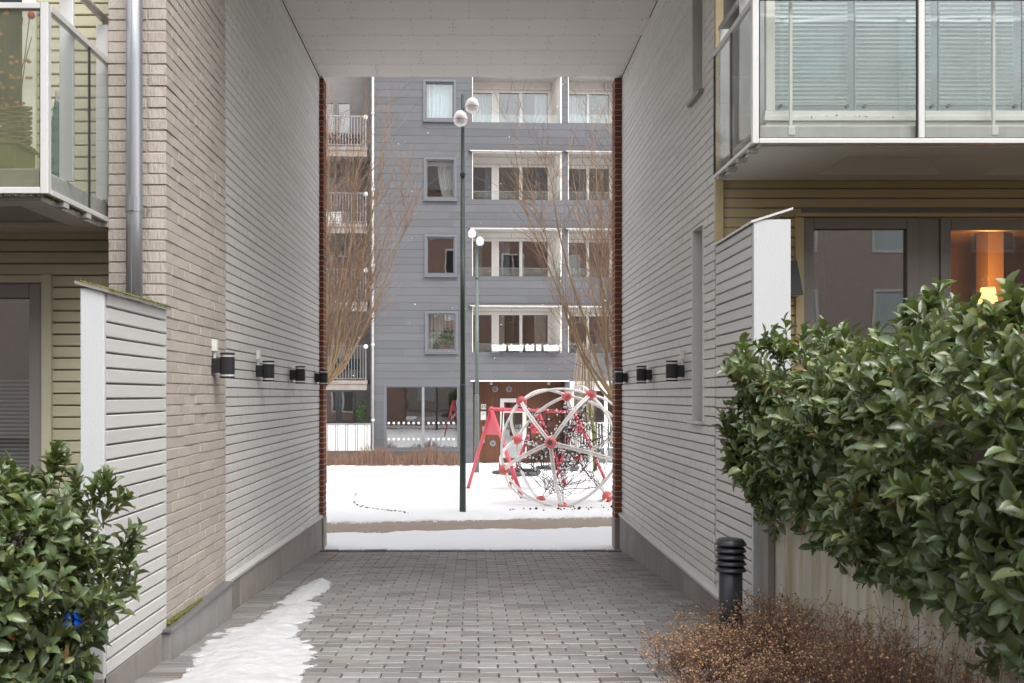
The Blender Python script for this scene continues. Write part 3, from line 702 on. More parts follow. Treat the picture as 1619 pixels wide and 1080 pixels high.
# balcony of the right wing
QX, QF = 1.806, 6.09
rb = MB().cbox(QX+.05, 7, QF+.121, RY-.035, 3.632, 3.665, .008).cbox(QX+.05, 7, QF+.05, QF+.12, 3.565, 3.665, .008).build('balcony', M['slab'], house)
us = MB(); z0 = 3.55
cof = [(2.55, 3.45), (3.75, 4.65), (4.95, 5.85)]
xs = [QX+.08]+[q for c in cof for q in c]+[7]
ya, yb = QF+.32, RY-.22
us.box(QX+.08, 7, QF+.10, ya, z0-.012, z0+.012); us.box(QX+.08, 7, yb, RY-.04, z0-.012, z0+.012)
for a, c in zip(xs[::2], xs[1::2]): us.box(a, c, ya, yb, z0-.012, z0+.012)
us.build('underside', M['soffit'], rb)
cf = MB()
for a, c in cof:
    i = .15; zt = z0+.011
    zz = z0+.075
    cf.add([(a,ya,z0-.012),(c,ya,z0-.012),(c,yb,z0-.012),(a,yb,z0-.012),(a+i,ya+i,zz),(c-i,ya+i,zz),(c-i,yb-i,zz),(a+i,yb-i,zz)], [(0,1,5,4),(1,2,6,5),(2,3,7,6),(3,0,4,7),(4,5,6,7)])
cf.build('coffer', M['soffit'], rb)
fr = MB()
fr.cbox(QX, QX+.042, QF, QF+.04, 3.535, 4.55, .003); fr.cbox(QX+.044, 7, QF, QF+.04, 3.535, 3.568, .003); fr.cbox(QX+.044, 7, QF, QF+.04, 4.475, 4.51, .003)
fr.cbox(QX, QX+.03, QF+.042, 7.10, 3.535, 3.562, .003); fr.cbox(QX, QX+.03, QF+.042, 7.10, 4.455, 4.49, .003)
for x in (2.90, 4.0, 5.1): fr.cbox(x-.02, x+.02, QF-.001, QF+.038, 3.57, 4.473, .003)
fr.build('railing_frame', M['alu'], rb)
br = MB()
for x0, x1 in ((QX+.046, 2.878), (2.922, 3.978), (4.022, 5.078)):
    br.box(x0, x0+.006, QF+.012, QF+.026, 3.57, 4.473); br.box(x1-.006, x1, QF+.012, QF+.026, 3.57, 4.473); br.box(x0+.007, x1-.007, QF+.012, QF+.026, 3.57, 3.576); br.box(x0+.007, x1-.007, QF+.012, QF+.026, 4.466, 4.473)
    MB().box(x0+.007, x1-.007, QF+.016, QF+.022, 3.577, 4.465).build('pane', M['glass_near'], rb)
br.box(QX+.006, QX+.016, 6.62, 6.635, 3.563, 4.454); br.box(QX+.004, QX+.018, 7.08, 7.098, 3.563, 4.454)
br.build('glazing_bead', M['dark'], rb)
MB().box(QX+.008, QX+.014, QF+.045, 6.618, 3.563, 4.454).build('pane', M['glass_near'], rb); MB().box(QX+.008, QX+.014, 6.637, 7.078, 3.563, 4.454).build('pane', M['glass_near'], rb)
br = MB()
for y in (6.2, 6.45, 6.7, 6.95): br.box(QX+.005, QX+.07, y, y+.05, 3.505, 3.533)
br.build('bracket', M['slab'], rb)
MB().tube([(QX+.05, 5.9, 4.66), (QX+.05, 7.08, 4.66)], .018, 10).build('handrail', M['galv'], rb, True)
for y in (6.5, 7.02): MB().cbox(QX+.03, QX+.10, y-.012, y+.012, 3.665, 4.63, .003).build('post', M['alu'], rb)
# glazed enclosure with sliding panes and blinds
EF = QF+.13
en = MB(); en.cbox(QX+.13, 7, EF, EF+.06, 3.667, 3.712, .003); en.cbox(QX+.11, 7, EF-.02, EF+.08, 3.714, 3.745, .003); en.cbox(QX+.12, 7, EF, EF+.06, 3.747, 3.785, .003)
en.cbox(QX+.13, QX+.19, EF+.005, EF+.055, 3.787, 5.6, .003)
en.build('glazing_rail', M['frame_white'], rb)
for x in (2.075, 3.4): MB().cbox(x-.01, x+.01, QF+.06, QF+.08, 3.64, 5.6, .003).build('post', M['white_pl'], rb); MB().cbox(x-.022, x+.022, QF+.045, QF+.062, 3.60, 3.66, .003).build('post_foot', M['white_pl'], rb)
kn = MB()
for x in (2.03, 2.47, 2.585, 3.03, 3.14, 3.58, 3.7): kn.lathe([(.012,EF-.006),(.012,EF+.02)], (x,0,3.815), 12, 'y')
kn.build('knobs', M['cap_grey'], rb)
for x in (2.53, 3.085, 3.64): MB().box(x-.004, x+.004, EF+.02, EF+.034, 3.787, 5.6).build('pane_edge', M['galv'], rb)
for x0, x1 in ((QX+.19, 2.526), (2.534, 3.081), (3.089, 3.636), (3.644, 4.6)):
    MB().box(x0, x1, EF+.024, EF+.030, 3.787, 5.6).build('pane', M['glass_pale'], rb)
    sm = MB().box(-(x1-x0)/2+.02, (x1-x0)/2-.02, -.0125, .0125, -.0007, .0007).mesh('slat', M['blind'])
    for i in range(31): link('slat', sm, rb, loc=((x0+x1)/2, EF+.09, 3.875+i*.0285), rot=(R(60)+random.gauss(0,.05), random.gauss(0,.004), 0))
    MB().box(x0+.02, x1-.02, EF+.08, EF+.10, 3.845, 3.858).build('bottom_rail', M['blind'], rb)
MB().box(QX+.2, 7, 7.05, 7.07, 3.67, 5.6).build('back_wall', M['dim_teal'], rb)
mo = MB()
for i in range(60): mo.octa((2.55+random.gauss(0,.14), EF-.021+random.uniform(-.004,.02), 3.744+random.uniform(-.01,.004)), random.uniform(.003,.007))
mo.build('moss', M['moss'], rb, kind='stuff')

# ------------------------------------------------------------------ privacy screens
def boards_screen(root, X, sgn, y0, y1, z0, z1): boards_along_y(root, X, sgn, y0, y1, z0, z1, M['screen_board'], pitch=.0775, gap=.010, splits=False)
ls = thing('privacy_screen', (-1.9, 5.2, .35), 'low boarded screen with a mossy cap and white end board beside the left door', 'screen wall')
MB().box(-1.955, -1.862, 4.735, 5.64, .48, 2.40).build('core', M['board_back'], ls)
boards_screen(ls, -1.84, 1, 4.735, 5.655, .497, 2.42)
MB().cbox(-1.962, -1.842, 4.705, 4.733, .42, 2.44, .004).build('end_board', M['white_board'], ls)
cp = MB(); cp.add([(-1.985,4.69,2.478),(-1.815,4.69,2.432),(-1.815,5.66,2.432),(-1.985,5.66,2.478),(-1.985,4.69,2.462),(-1.815,4.69,2.416),(-1.815,5.66,2.416),(-1.985,5.66,2.462)], [(0,1,2,3),(4,7,6,5),(0,4,5,1),(1,5,6,2),(2,6,7,3),(3,7,4,0)])
cp = cp.build('cap', M['frame_grey'], ls)
mo = MB()
for i in range(1300):
    t = random.random(); x = -1.982+.168*random.random()**.7; mo.octa((x, 4.70+.95*t, 2.479-(x+1.985)*.27+random.uniform(0,.004)), random.uniform(.003,.010))
mo.build('moss', M['moss'], cp, kind='stuff')
MB().cbox(-1.97, -1.842, 4.70, 5.585, -.1, .494, .005).build('concrete_base', M['concrete'], ls)
rs = thing('privacy_screen', (1.95, 6.7, .3), 'tall boarded screen with a broad white end board beside the right hedge', 'screen wall')
MB().box(XR+.02, XR+.23, 6.24, 7.15, .40, 3.0).build('core', M['board_back'], rs)
boards_screen(rs, XR-.002, -1, 6.236, 7.155, .42, 3.03)
MB().cbox(XR-.002, XR+.075, 6.205, 6.233, .41, 3.035, .004).build('corner_board', M['white_board'], rs)
MB().cbox(XR-.001, XR+.242, 6.188, 6.203, 1.2, 3.06, .003).build('end_board', M['white_board'], rs)
cp = MB(); cp.add([(XR-.02,6.18,3.037),(XR+.255,6.18,3.125),(XR+.255,7.15,3.125),(XR-.02,7.15,3.037),(XR-.02,6.18,3.052),(XR+.255,6.18,3.14),(XR+.255,7.15,3.14),(XR-.02,7.15,3.052)], [(4,5,6,7),(3,2,1,0),(0,1,5,4),(1,2,6,5),(2,3,7,6),(3,0,4,7)])
cp.build('cap', M['alu'], rs)
MB().cbox(XR+.01, XR+.24, 6.21, 7.15, -.1, .405, .005).build('concrete_base', M['concrete'], rs)
wl_ = thing('wall_light', (2.33, 7.1, 2.7), 'small black wedge shaped light on the ochre wall behind the white end board', 'light')
wx = P(1254, 445, 7.1)[0]
MB().add([(wx-.05,7.19,2.92),(wx+.03,7.19,2.92),(wx+.03,7.10,2.92),(wx-.05,7.10,2.92),(wx-.05,7.19,2.66),(wx+.06,7.19,2.66),(wx+.06,7.05,2.66),(wx-.05,7.05,2.66)], [(0,1,2,3),(4,7,6,5),(0,4,5,1),(1,5,6,2),(2,6,7,3),(3,7,4,0)]).build('housing', M['black'], wl_)
MB().box(wx-.04, wx+.05, 7.07, 7.17, 2.655, 2.659).build('diffuser', M['opal'], wl_)

# ------------------------------------------------------------------ wall lamps
def wall_lamp(sgn, wallx, d, label, box=True, pipe=True):
    z = 2.118; t = thing('wall_lamp', (wallx, d, z), label, 'wall lamp', 'wall lamps along the passage')
    cx = wallx+sgn*.105
    MB().cbox(min(wallx, wallx+sgn*.062), max(wallx, wallx+sgn*.062), d-.035, d+.035, z-.052, z+.052, .004).build('mount', M['black'], t)
    MB().lathe([(.05, z-.062), (.052, z-.06), (.052, z+.06), (.05, z+.062)], (cx, d, 0), 20).build('body', M['black'], t)
    for s in (-1, 1):
        MB().lathe([(.046, z+s*.062-.0005*s), (.046, z+s*.077)], (cx, d, 0), 20).build('light_ring', M['opal'], t)
        MB().lathe([(.052, z+s*.077), (.052, z+s*.091)], (cx, d, 0), 20).build('cap', M['black'], t)
    if box:
        MB().cbox(min(wallx-sgn*.001, wallx+sgn*.035), max(wallx-sgn*.001, wallx+sgn*.035), d-.03, d+.02, z+.10, z+.185, .004).build('junction_box', M['white_pl'], t)
        MB().tube([(wallx+sgn*.015, d-.005, z+.10), (wallx+sgn*.015, d-.005, z+.05)], .009, 6).build('conduit', M['white_pl'], t)
    if pipe: MB().cbox(min(wallx+sgn*.0, wallx+sgn*.02), max(wallx, wallx+sgn*.02), d+.036, d+.06, z-.075, z+.075, .004).build('conduit', M['white_pl'], t)
    return t
wall_lamp(1, BX, 6.73, 'black cylinder wall lamp with white junction box on the pale brick pier', True, False)
wall_lamp(1, XL, 8.30, 'black cylinder wall lamp on grey boards, next after the one on the brick', True, False)
wall_lamp(1, XL, 9.83, 'third black cylinder wall lamp from the pale brick pier, on left boards', False, True)
wall_lamp(1, XL, 11.37, 'black cylinder wall lamp by the left red brick edge of the opening', False, True)
wall_lamp(-1, XR, 8.25, 'black cylinder wall lamp nearest the slot window on the right boards', True, False)
wall_lamp(-1, XR, 9.74, 'middle one of the three black wall lamps on the right boards', False, True)
wall_lamp(-1, XR, 11.26, 'black cylinder wall lamp by the right red brick edge of the opening', False, True)

# ------------------------------------------------------------------ retaining wall, bed, bollard
rt = MB().cbox(1.935, 2.10, 4.95, 6.18, -.2, 1.16, .008).build('retaining_wall', M['conc_wall'])
tag(rt, 'stained concrete retaining wall under the right hedge', 'wall')
for a, c in ((3.72, 4.944), (2.3, 3.714)): MB().cbox(1.935, 2.10, a, c, -.2, 1.16, .008).build('panel', M['conc_wall'], rt)
MB().box(2.10, 6.2, 2.3, 6.18, -.2, 1.08).build('soil_bank', M['soil'])['kind'] = 'structure'
MB().cbox(1.885, 1.932, 6.03, 6.186, .2, 1.16, .004).build('stop_end', M['concrete'], rt)
bed = MB()
bx = np.linspace(1.10, 1.934, 14); by = np.linspace(2.4, 6.1, 30)
for i in range(13):
    for j in range(29):
        q = lambda a, c: (bx[a] + (.06*math.sin(by[c]*5) if a == 0 else 0) + (max(0, by[c]-5.55)*1.0*(1-a/13)), by[c], zg(by[c]) + (.004 if a in (0,) else .03+.015*math.sin(a*2.1+c*1.7)))
        bed.quad(q(i,j), q(i+1,j), q(i+1,j+1), q(i,j+1))
bed.build('planting_bed', M['soil'], smooth=True)['kind'] = 'structure'
sp = MB()
for i in range(26):
    y = random.uniform(4.6, 5.7); sp.ball((random.uniform(1.15, 1.8), y, zg(y)+.03), random.uniform(.03,.08), 9, 6, (1,1,.35))
tag(sp.build('snow_remnants', M['wet_snow'], smooth=True), 'scraps of snow lying among the dry brown stems', 'snow', kind='stuff')
bo = thing('bollard_light', (1.53, 5.6, zg(5.6)), 'black bollard light with louvred head standing in the dry bed', 'bollard')
MB().lathe([(.069, zg(5.6)-.1), (.069, .868), (.066, .87)], (1.53, 5.6, 0), 28).build('post', M['bollard'], bo, True)
zc = .865
for i in range(4):
    z = zc+i*.0385; MB().lathe([(.06, z-.002), (.091, z), (.092, z+.003), (.076, z+.026), (.06, z+.027)], (1.53, 5.6, 0), 28).build('louvre', M['bollard'], bo, True)
MB().lathe([(.058, .86), (.058, 1.03)], (1.53,5.6,0), 20).build('lens', M['dark'], bo)
z = zc+4*.0385; MB().lathe([(.06, z-.002), (.091, z), (.092, z+.004), (.074, z+.032), (.07, z+.034), (.0,z+.035)], (1.53, 5.6, 0), 28).build('cap', M['bollard'], bo, True)

# dry seed heads round the bollard
dv = MB(); seeds = []
def dry_clump(x, y, h, n):
    z0 = zg(y)+.02
    for i in range(n):
        a = random.uniform(0, 6.28); l = random.uniform(.05, .22); hh = h*random.uniform(.55, 1.05)
        p0 = Vector((x+random.gauss(0,.05), y+random.gauss(0,.05), z0)); p1 = p0+Vector((math.cos(a)*l*.4, math.sin(a)*l*.4, hh*.55)); p2 = p0+Vector((math.cos(a)*l, math.sin(a)*l, hh))
        dv.tube([p0, p1, p2], [.0022, .0018, .0011], 3, False)
        for k in range(random.randint(4, 7)):
            t = random.uniform(.25, 1); q = p1.lerp(p2, t); e = q+Vector((random.gauss(0,.035), random.gauss(0,.035), random.uniform(.01,.06)))
            dv.tube([q, e], [.0011, .0008], 3, False); seeds.append((e, random.uniform(.003, .0078)))
            if random.random() < .5:
                e2 = e+Vector((random.gauss(0,.02), random.gauss(0,.02), random.uniform(-.01,.02))); dv.tube([e, e2], [.0009,.0007], 3, False); seeds.append((e2, random.uniform(.0025,.005)))
for i in range(34):
    y = random.uniform(4.35, 5.75); xl = 1.10+max(0, y-5.45)*1.2; x = random.uniform(xl, 1.86)
    dry_clump(x, y, random.uniform(.2, .34)*(1.15 if x > 1.6 else 1), 12)
for i in range(20): dry_clump(random.uniform(1.0, 1.35), random.uniform(4.3, 5.3), random.uniform(.12, .24), 7)
for i in range(16): dry_clump(random.uniform(1.5, 1.88), random.uniform(3.1, 4.0), random.uniform(.45, .62), 9)
for i in range(34): dry_clump(random.uniform(1.5, 1.9), random.uniform(3.7, 5.2), random.uniform(.28, .5), 10)
du = thing('dry_undergrowth', (1.45, 5.2, zg(5.2)), 'brown dried seed heads filling the bed around the bollard', 'dry plants'); du['kind'] = 'stuff'
dv.build('stems', M['dry'], du, kind='stuff')
sd = MB()
for c, r in seeds: sd.octa(c, r)
sd.build('seed_heads', M['seed'], du, kind='stuff')

# ------------------------------------------------------------------ laurel hedges
def leaf_template():
    vs = []; fs = []; n = 5
    ws = [.10, .50, .88, 1.0, .74, .08]
    for i in range(n+1):
        t = i/n; w = ws[i]*.5; z = .06*math.sin(t*math.pi)-.10*t*t
        vs += [(-w, t, z+w*.32), (0, t, z), (w, t, z+w*.32)]
    for i in range(n):
        a = i*3
        fs += [(a, a+1, a+4, a+3), (a+1, a+2, a+5, a+4)]
    return np.array(vs), fs
LV, LF = leaf_template()
leaf_me = MB().add(LV*np.array([.47,1,1]), LF).mesh('leaf', M['leaf'], True)
def frame_to(dirv, upv):
    y = dirv/np.linalg.norm(dirv); x = np.cross(y, upv); x = x/(np.linalg.norm(x)+1e-9); z = np.cross(x, y); return np.stack([x, y, z], 1)
def make_hedge(root, sprigs, L0, rng, pick=300, stem_r=.0022):
    """sprigs: (pos, outward direction); each is a stem with leaves set round it."""
    leaves = []; st = MB()
    for pos, out in sprigs:
        out = out/np.linalg.norm(out); ln = rng.uniform(.09, .19)
        bend = rng.normal(0, .25, 3); up = np.array([0,0,1.])
        p0 = pos - out*ln*.6; tip = pos + (out+bend*.3)*ln*.5
        st.tube([p0, (p0+tip)/2+bend*.01, tip], [stem_r*1.3, stem_r, stem_r*.7], 4, False)
        k = rng.integers(7, 12); ph = rng.uniform(0, 6.28)
        ax = tip-p0; ax /= np.linalg.norm(ax); u = np.cross(ax, [.3,.2,.9]); u /= np.linalg.norm(u); v = np.cross(ax, u)
        for i in range(k):
            t = .15+.85*(i+1)/k; a = ph+i*2.4
            rad = u*math.cos(a)+v*math.sin(a)
            op = rng.uniform(.55, 1.25)*(1.25-.75*t) + .15
            dv_ = ax*math.cos(op)+rad*math.sin(op)+np.array([0,0,.12])
            L = L0*rng.uniform(.45, 1.15)*(.75+.25*math.sin(t*3))
            B = frame_to(dv_, ax*.8+rad*-.1+rng.normal(0,.18,3)+np.array([0,0,.25]))
            leaves.append((p0+(tip-p0)*t, B, L))
    # which leaves show largest in the photograph: nearest per small screen cell
    cells = {}
    for i, (p, B, L) in enumerate(leaves):
        c = p+B[:,1]*L*.5
        if c[1] < .8: continue
        px, py = VPX+c[0]*F/c[1], VPY-(c[2]-EYE)*F/c[1]
        if not (0 <= px < W_ and 0 <= py < H_): continue
        key = (int(px/16), int(py/16)); facing = abs(np.dot(B[:,2], np.array([c[0], c[1], c[2]-EYE])/np.linalg.norm(c)))
        if key not in cells or c[1] < cells[key][0]: cells[key] = (c[1], (L*F/c[1])**2*(facing+.15), i)
    top = set(q[2] for q in sorted(cells.values(), key=lambda q: -q[1])[:pick])
    Vs = []; Fs = []; base = LV*np.array([.47,1,1]); nf = np.array(LF); n = 0
    for i, (p, B, L) in enumerate(leaves):
        if i in top:
            m4 = Matrix([[*(B[r]*L), p[r]] for r in range(3)]+[[0,0,0,1]])
            o = bpy.data.objects.new('leaf', leaf_me); C.objects.link(o); o.matrix_world = m4; o.parent = root; o.matrix_parent_inverse = Matrix.Translation(-root.location)
        else:
            bend = base.copy(); bend[:,2] += rng.normal(-.04,.16)*base[:,1]**2 + rng.normal(0,.25)*base[:,0]*base[:,1]; bend[:,0] *= rng.uniform(.7,1.2)
            Vs.append((bend*L) @ B.T + p); Fs.append(nf+n); n += len(base)
    big('foliage', np.concatenate(Vs), np.concatenate(Fs), M['leaf'], root, True, kind='stuff')
    st.build('stems', M['stem'], root, kind='stuff')
    return len(leaves)
rng = np.random.default_rng(5)
hd = thing('laurel_hedge', (2.6, 4.2, 1.08), 'large glossy dark green laurel hedge above the concrete retaining wall', 'hedge')
sprigs = []
def hedge_surface(y, u):          # u: 0 bottom of the face .. 1 rim .. 2 back of the top
    wob = .07*math.sin(y*2.3+.4)+.05*math.sin(y*5.1+u*3)+.04*math.sin(u*9+y*3)
    xf = 1.74 + .10*max(0,(y-4.4)/1.6) - .10*math.sin(min(u,1)*2.6)*1.0 + .12*(u < .25)*(.25-u)*4
    if u <= 1:
        return np.array([xf-wob*.6, y, (1.12 - .20*max(0,(4.6-y)/2.2)) + u*(.90+.20*max(0,(4.6-y)/2.2)) + wob*.5]), np.array([-1, -.35, .15+.9*max(0,u-.35)])
    t = u-1
    return np.array([xf+.05+t*1.7, y, 2.05+wob*.7+.05*math.sin(t*5)+.05*max(0,(4.6-y)/2.2)]), np.array([-.25, -.45, 1.])
for i in range(1650):
    y = 1.7+4.3*rng.random()**.95; u = rng.uniform(0, 1.75)
    p, n_ = hedge_surface(y, u); dpt = rng.exponential(.07)
    p = p - n_/np.linalg.norm(n_)*dpt + rng.normal(0,.03,3)
    if rng.random() < .05: p = p + n_/np.linalg.norm(n_)*rng.uniform(.04,.12)
    sprigs.append((p, n_+rng.normal(0,.45,3)))
for i in range(260):              # far end of the hedge and its underside fringe
    a = rng.random(); x = 1.78+1.3*a; z = rng.uniform(1.14, 2.03)
    sprigs.append((np.array([x, 6.02-.12*abs(rng.normal()), z]), np.array([-.6, .2, .5])+rng.normal(0,.4,3)))
for i in range(46):              # whippy ends poking out
    sprigs.append((np.array([rng.uniform(1.60,1.74), rng.uniform(5.3,6.0), rng.choice([1.42,1.5,1.66,1.72,1.95,2.05])+rng.normal(0,.04)]), np.array([-1,-.1,.5])+rng.normal(0,.3,3)))
for i in range(40):
    y = rng.uniform(2.4, 5.8); sprigs.append((np.array([1.8+rng.random()*1.1, y, 2.12+rng.random()*.13]), np.array([0,0,1.])+rng.normal(0,.25,3)))
for (px, py, d) in ((1470,480,4.6),(1440,505,4.7),(1530,520,3.9),(1605,505,3.6),(1225,530,5.8),(1165,572,5.8),(1150,675,5.8),(1160,735,5.8)):
    for q in range(5): sprigs.append((np.array(P(px+rng.normal(0,9), py+rng.normal(0,12)+8, d)), np.array([-.3,-.2,1.])+rng.normal(0,.3,3)))
make_hedge(hd, sprigs, .098, rng)
core = MB()
for i in range(150):
    y = rng.uniform(2.2, 5.95); x = rng.uniform(2.05, 3.3); pts = [(x, y, 1.0), (x+rng.normal(0,.1), y+rng.normal(0,.1), 1.5), (x-rng.random()*.4, y+rng.normal(0,.2), 2.1)]; core.tube(pts, [.012,.009,.005], 5)
core.build('branches', M['wood_stem'], hd)
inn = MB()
inn.ball((2.62, 4.0, 1.56), 1, 28, 16, (.66, 2.0, .40))  # dark solid filler added inside the hedge to stop the view through
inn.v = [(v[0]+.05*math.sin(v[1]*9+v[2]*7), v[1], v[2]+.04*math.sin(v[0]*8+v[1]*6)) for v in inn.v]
inn.build('dark_core', M['wood_stem'], hd, kind='stuff')

lbsh = thing('laurel_bush', (-2.2, 4.1, zg(4.1)), 'glossy dark green laurel bush in front of the low screen on the left', 'bush')
sprigs = []
cen = np.array([-2.33, 4.05, .94])
for i in range(1500):
    v = rng.normal(0,1,3); v /= np.linalg.norm(v)
    if v[1] > .65: continue
    rr = np.array([.70, .55, .66]); k = 1+.10*math.sin(v[0]*7+v[2]*5)+.06*math.sin(v[2]*13)
    p = cen + v*rr*k*(1-abs(rng.normal(0,.2)))
    sprigs.append((p, v+np.array([.1,-.2,.5])+rng.normal(0,.4,3)))
for (px, py) in ((75,735),(88,720),(150,775),(165,760),(120,765),(40,770),(15,755),(190,895),(195,845),(175,800)):
    for q in range(3): sprigs.append((np.array(P(px+rng.normal(0,7), py+rng.normal(0,9)+12, 4.15)), np.array([.3,-.1,1.])+rng.normal(0,.3,3)))
make_hedge(lbsh, sprigs, .088, rng)
core = MB()
for i in range(60):
    x = rng.normal(-2.35,.12); y = rng.normal(4.1,.1); v = rng.normal(0,1,3)
    core.tube([(x,y,.4), (x+v[0]*.1,y+v[1]*.08,.75), (x+v[0]*.28,y+v[1]*.2,1.1+v[2]*.15)], [.012,.008,.004], 5)
core.build('branches', M['wood_stem'], lbsh)
MB().ball((-2.42, 4.15, .88), 1, 20, 12, (.40,.30,.38)).build('dark_core', M['wood_stem'], lbsh, kind='stuff')  # added dark filler so the bush is not see-through
# crumpled blue bag caught in the bush
bb = MB(); c = P(112, 984, 3.96); nb = 12
for i in range(nb+1):
    for j in range(nb+1):
        u, v = i/nb-.5, j/nb-.5; w_ = .07*(1-.45*abs(v)-.5*max(0,-v)); k_ = .016*math.sin(u*13+v*5)+.013*math.sin(v*17-u*6)+.007*math.sin(u*31+v*23)
        bb.v.append((c[0]+u*w_+.02*v, c[1]+k_+.05*u*u, c[2]+v*.065+.018*math.sin(u*9)-.02*abs(u)))
bb.f = [(i*(nb+1)+j, (i+1)*(nb+1)+j, (i+1)*(nb+1)+j+1, i*(nb+1)+j+1) for i in range(nb) for j in range(nb)]
n_b = len(bb.v); bb.v += [(p[0], p[1]+.003, p[2]) for p in bb.v]; bb.f += [tuple(q+n_b for q in f[::-1]) for f in bb.f]
tag(bb.build('plastic_bag', M['blue']), 'scrap of bright blue plastic caught in the left bush', 'bag')

# ------------------------------------------------------------------ far apartment block
TH = .05; D0 = 35.5
def FL(px, dep=0.0, py=None):
    k = (px-VPX)/F; d0 = D0+dep; X = k*d0/(1-TH*k); return X*math.sqrt(1+TH*TH), d0+TH*X
def Fx(px, dep=0.0): return FL(px, dep)[0]
def Fz(px, py, dep=0.0): return EYE-(py-VPY)*FL(px, dep)[1]/F
blk = thing('apartment_block', (0, D0, 0), 'blue grey clad apartment block with loggias beyond the snow', 'apartment block', rotz=math.atan(TH))
def lk(mb, name, m, parent=blk, smooth=False, **k): return mb.build(name, m, parent, smooth, local=True, **k)
def rect(px0, py0, px1, py1, dep=0.0):
    pc = (px0+px1)/2; return (Fx(px0,dep), Fx(px1,dep), Fz(pc,py1,dep), Fz(pc,py0,dep))
wins = [rect(669,126,721,192), rect(670,249,722,317), rect(671,371,722.5,437), rect(672,492,724,558)]
LY = [(118,194),(240,316),(362,437),(484,557)]
logs = [rect(746.5,a,888,c) for a, c in LY]; logs2 = [rect(898,a+1,1045,c+1) for a, c in LY]
shop = rect(607,608,727,712); ent = rect(748,603,893,737); rgl = rect(901,603,1015,737)
base_z = -.9
openings = wins+logs+logs2+[shop, ent, rgl]
X0, X1 = Fx(592), Fx(1250); ZT = 17.5
def subtract(x0, x1, z0, z1, ops):
    ops = [o for o in ops if o[0] < x1-1e-4 and o[1] > x0+1e-4 and o[2] < z1-1e-4 and o[3] > z0+1e-4]
    zs = sorted({z0, z1, *[min(max(o[2],z0),z1) for o in ops], *[min(max(o[3],z0),z1) for o in ops]}); out = []
    for a, c in zip(zs[:-1], zs[1:]):
        if c-a < 1e-3: continue
        sp = [(x0, x1)]
        for o in ops:
            if o[2] < c-1e-4 and o[3] > a+1e-4: sp = [q for s in sp for q in ((s[0], min(s[1],o[0])), (max(s[0],o[1]), s[1])) if q[1]-q[0] > 1e-3]
        out += [(s[0], s[1], a, c) for s in sp]
    return out
wm = MB()
for (a, c, e, f) in subtract(X0, X1, base_z, ZT, openings): wm.box(a, c, .03, .33, e, f)
wall = lk(wm, 'wall', M['slate_back'])
rowh = .2855; z = base_z
while z < 15.2:
    vis = z < 14.6
    x = X0-.02 + (-random.random()*2.4)
    cuts = [X0-.02]
    while x < Fx(985):
        x += random.choice([1.2, 1.8, 2.4, 2.4]);
        if x > X0+.3: cuts.append(min(x, Fx(990)))
    for a, c in zip(cuts[:-1], cuts[1:]):
        pcs = subtract(a+.0015, c-.0015, z, z+rowh-.008, openings)
        if not pcs: continue
        th = random.uniform(0,.003); groups = []
        for q in pcs:
            hit = [g for g in groups if any(min(q[1],p[1])-max(q[0],p[0]) > .002 and (abs(q[2]-p[3]) < .002 or abs(q[3]-p[2]) < .002) for p in g)]
            groups = [g for g in groups if g not in hit]+[[q]+[p for g in hit for p in g]]
        for g in groups:
            if sum((p[1]-p[0])*(p[3]-p[2]) for p in g) < .004: continue
            pm_ = MB(); bx_ = (min(p[0] for p in g), max(p[1] for p in g), min(p[2] for p in g), max(p[3] for p in g))
            if len(g) == 1: pm_.box(g[0][0], g[0][1], -.004-th, .028, g[0][2], g[0][3])
            else:                                          # notched panel: one welded outline
                xs = sorted({v for p in g for v in p[:2]}); zs_ = sorted({v for p in g for v in p[2:]}); V_ = {}; vs_ = []; fs_ = []
                def vid(x_, z_, y_):
                    k_ = (x_, z_, y_)
                    if k_ not in V_: V_[k_] = len(vs_); vs_.append((x_, y_, z_))
                    return V_[k_]
                for xa_, xb_ in zip(xs[:-1], xs[1:]):
                    for za_, zb_ in zip(zs_[:-1], zs_[1:]):
                        cx_, cz_ = (xa_+xb_)/2, (za_+zb_)/2
                        if any(p[0] < cx_ < p[1] and p[2] < cz_ < p[3] for p in g):
                            for y_ in (-.004-th, .028): fs_.append((vid(xa_,za_,y_), vid(xb_,za_,y_), vid(xb_,zb_,y_), vid(xa_,zb_,y_)))
                zb0 = bx_[2]; fs_ += [(vid(xa_,zz_,-.004-th), vid(xb_,zz_,-.004-th), vid(xb_,zz_,.028), vid(xa_,zz_,.028)) for xa_, xb_ in zip(xs[:-1], xs[1:]) for zz_ in (bx_[2], bx_[3]) if (xa_,zz_,.028) in V_ and (xb_,zz_,.028) in V_]
                pm_.add(vs_, fs_)
            lk(pm_, 'cladding_panel', M['slate'], wall)
    z += rowh
lk(MB().box(Fx(990)+.01, X1, -.004, .028, base_z, ZT).box(X0, Fx(990), -.004, .028, 15.3, ZT), 'side_cladding', M['slate'])
lk(MB().box(X0-.02, X1, .40, 6, base_z+.2, ZT-.2) if False else MB().box(X0+.1, X1, 5.9, 6.0, base_z, ZT), 'back_wall', M['room'])
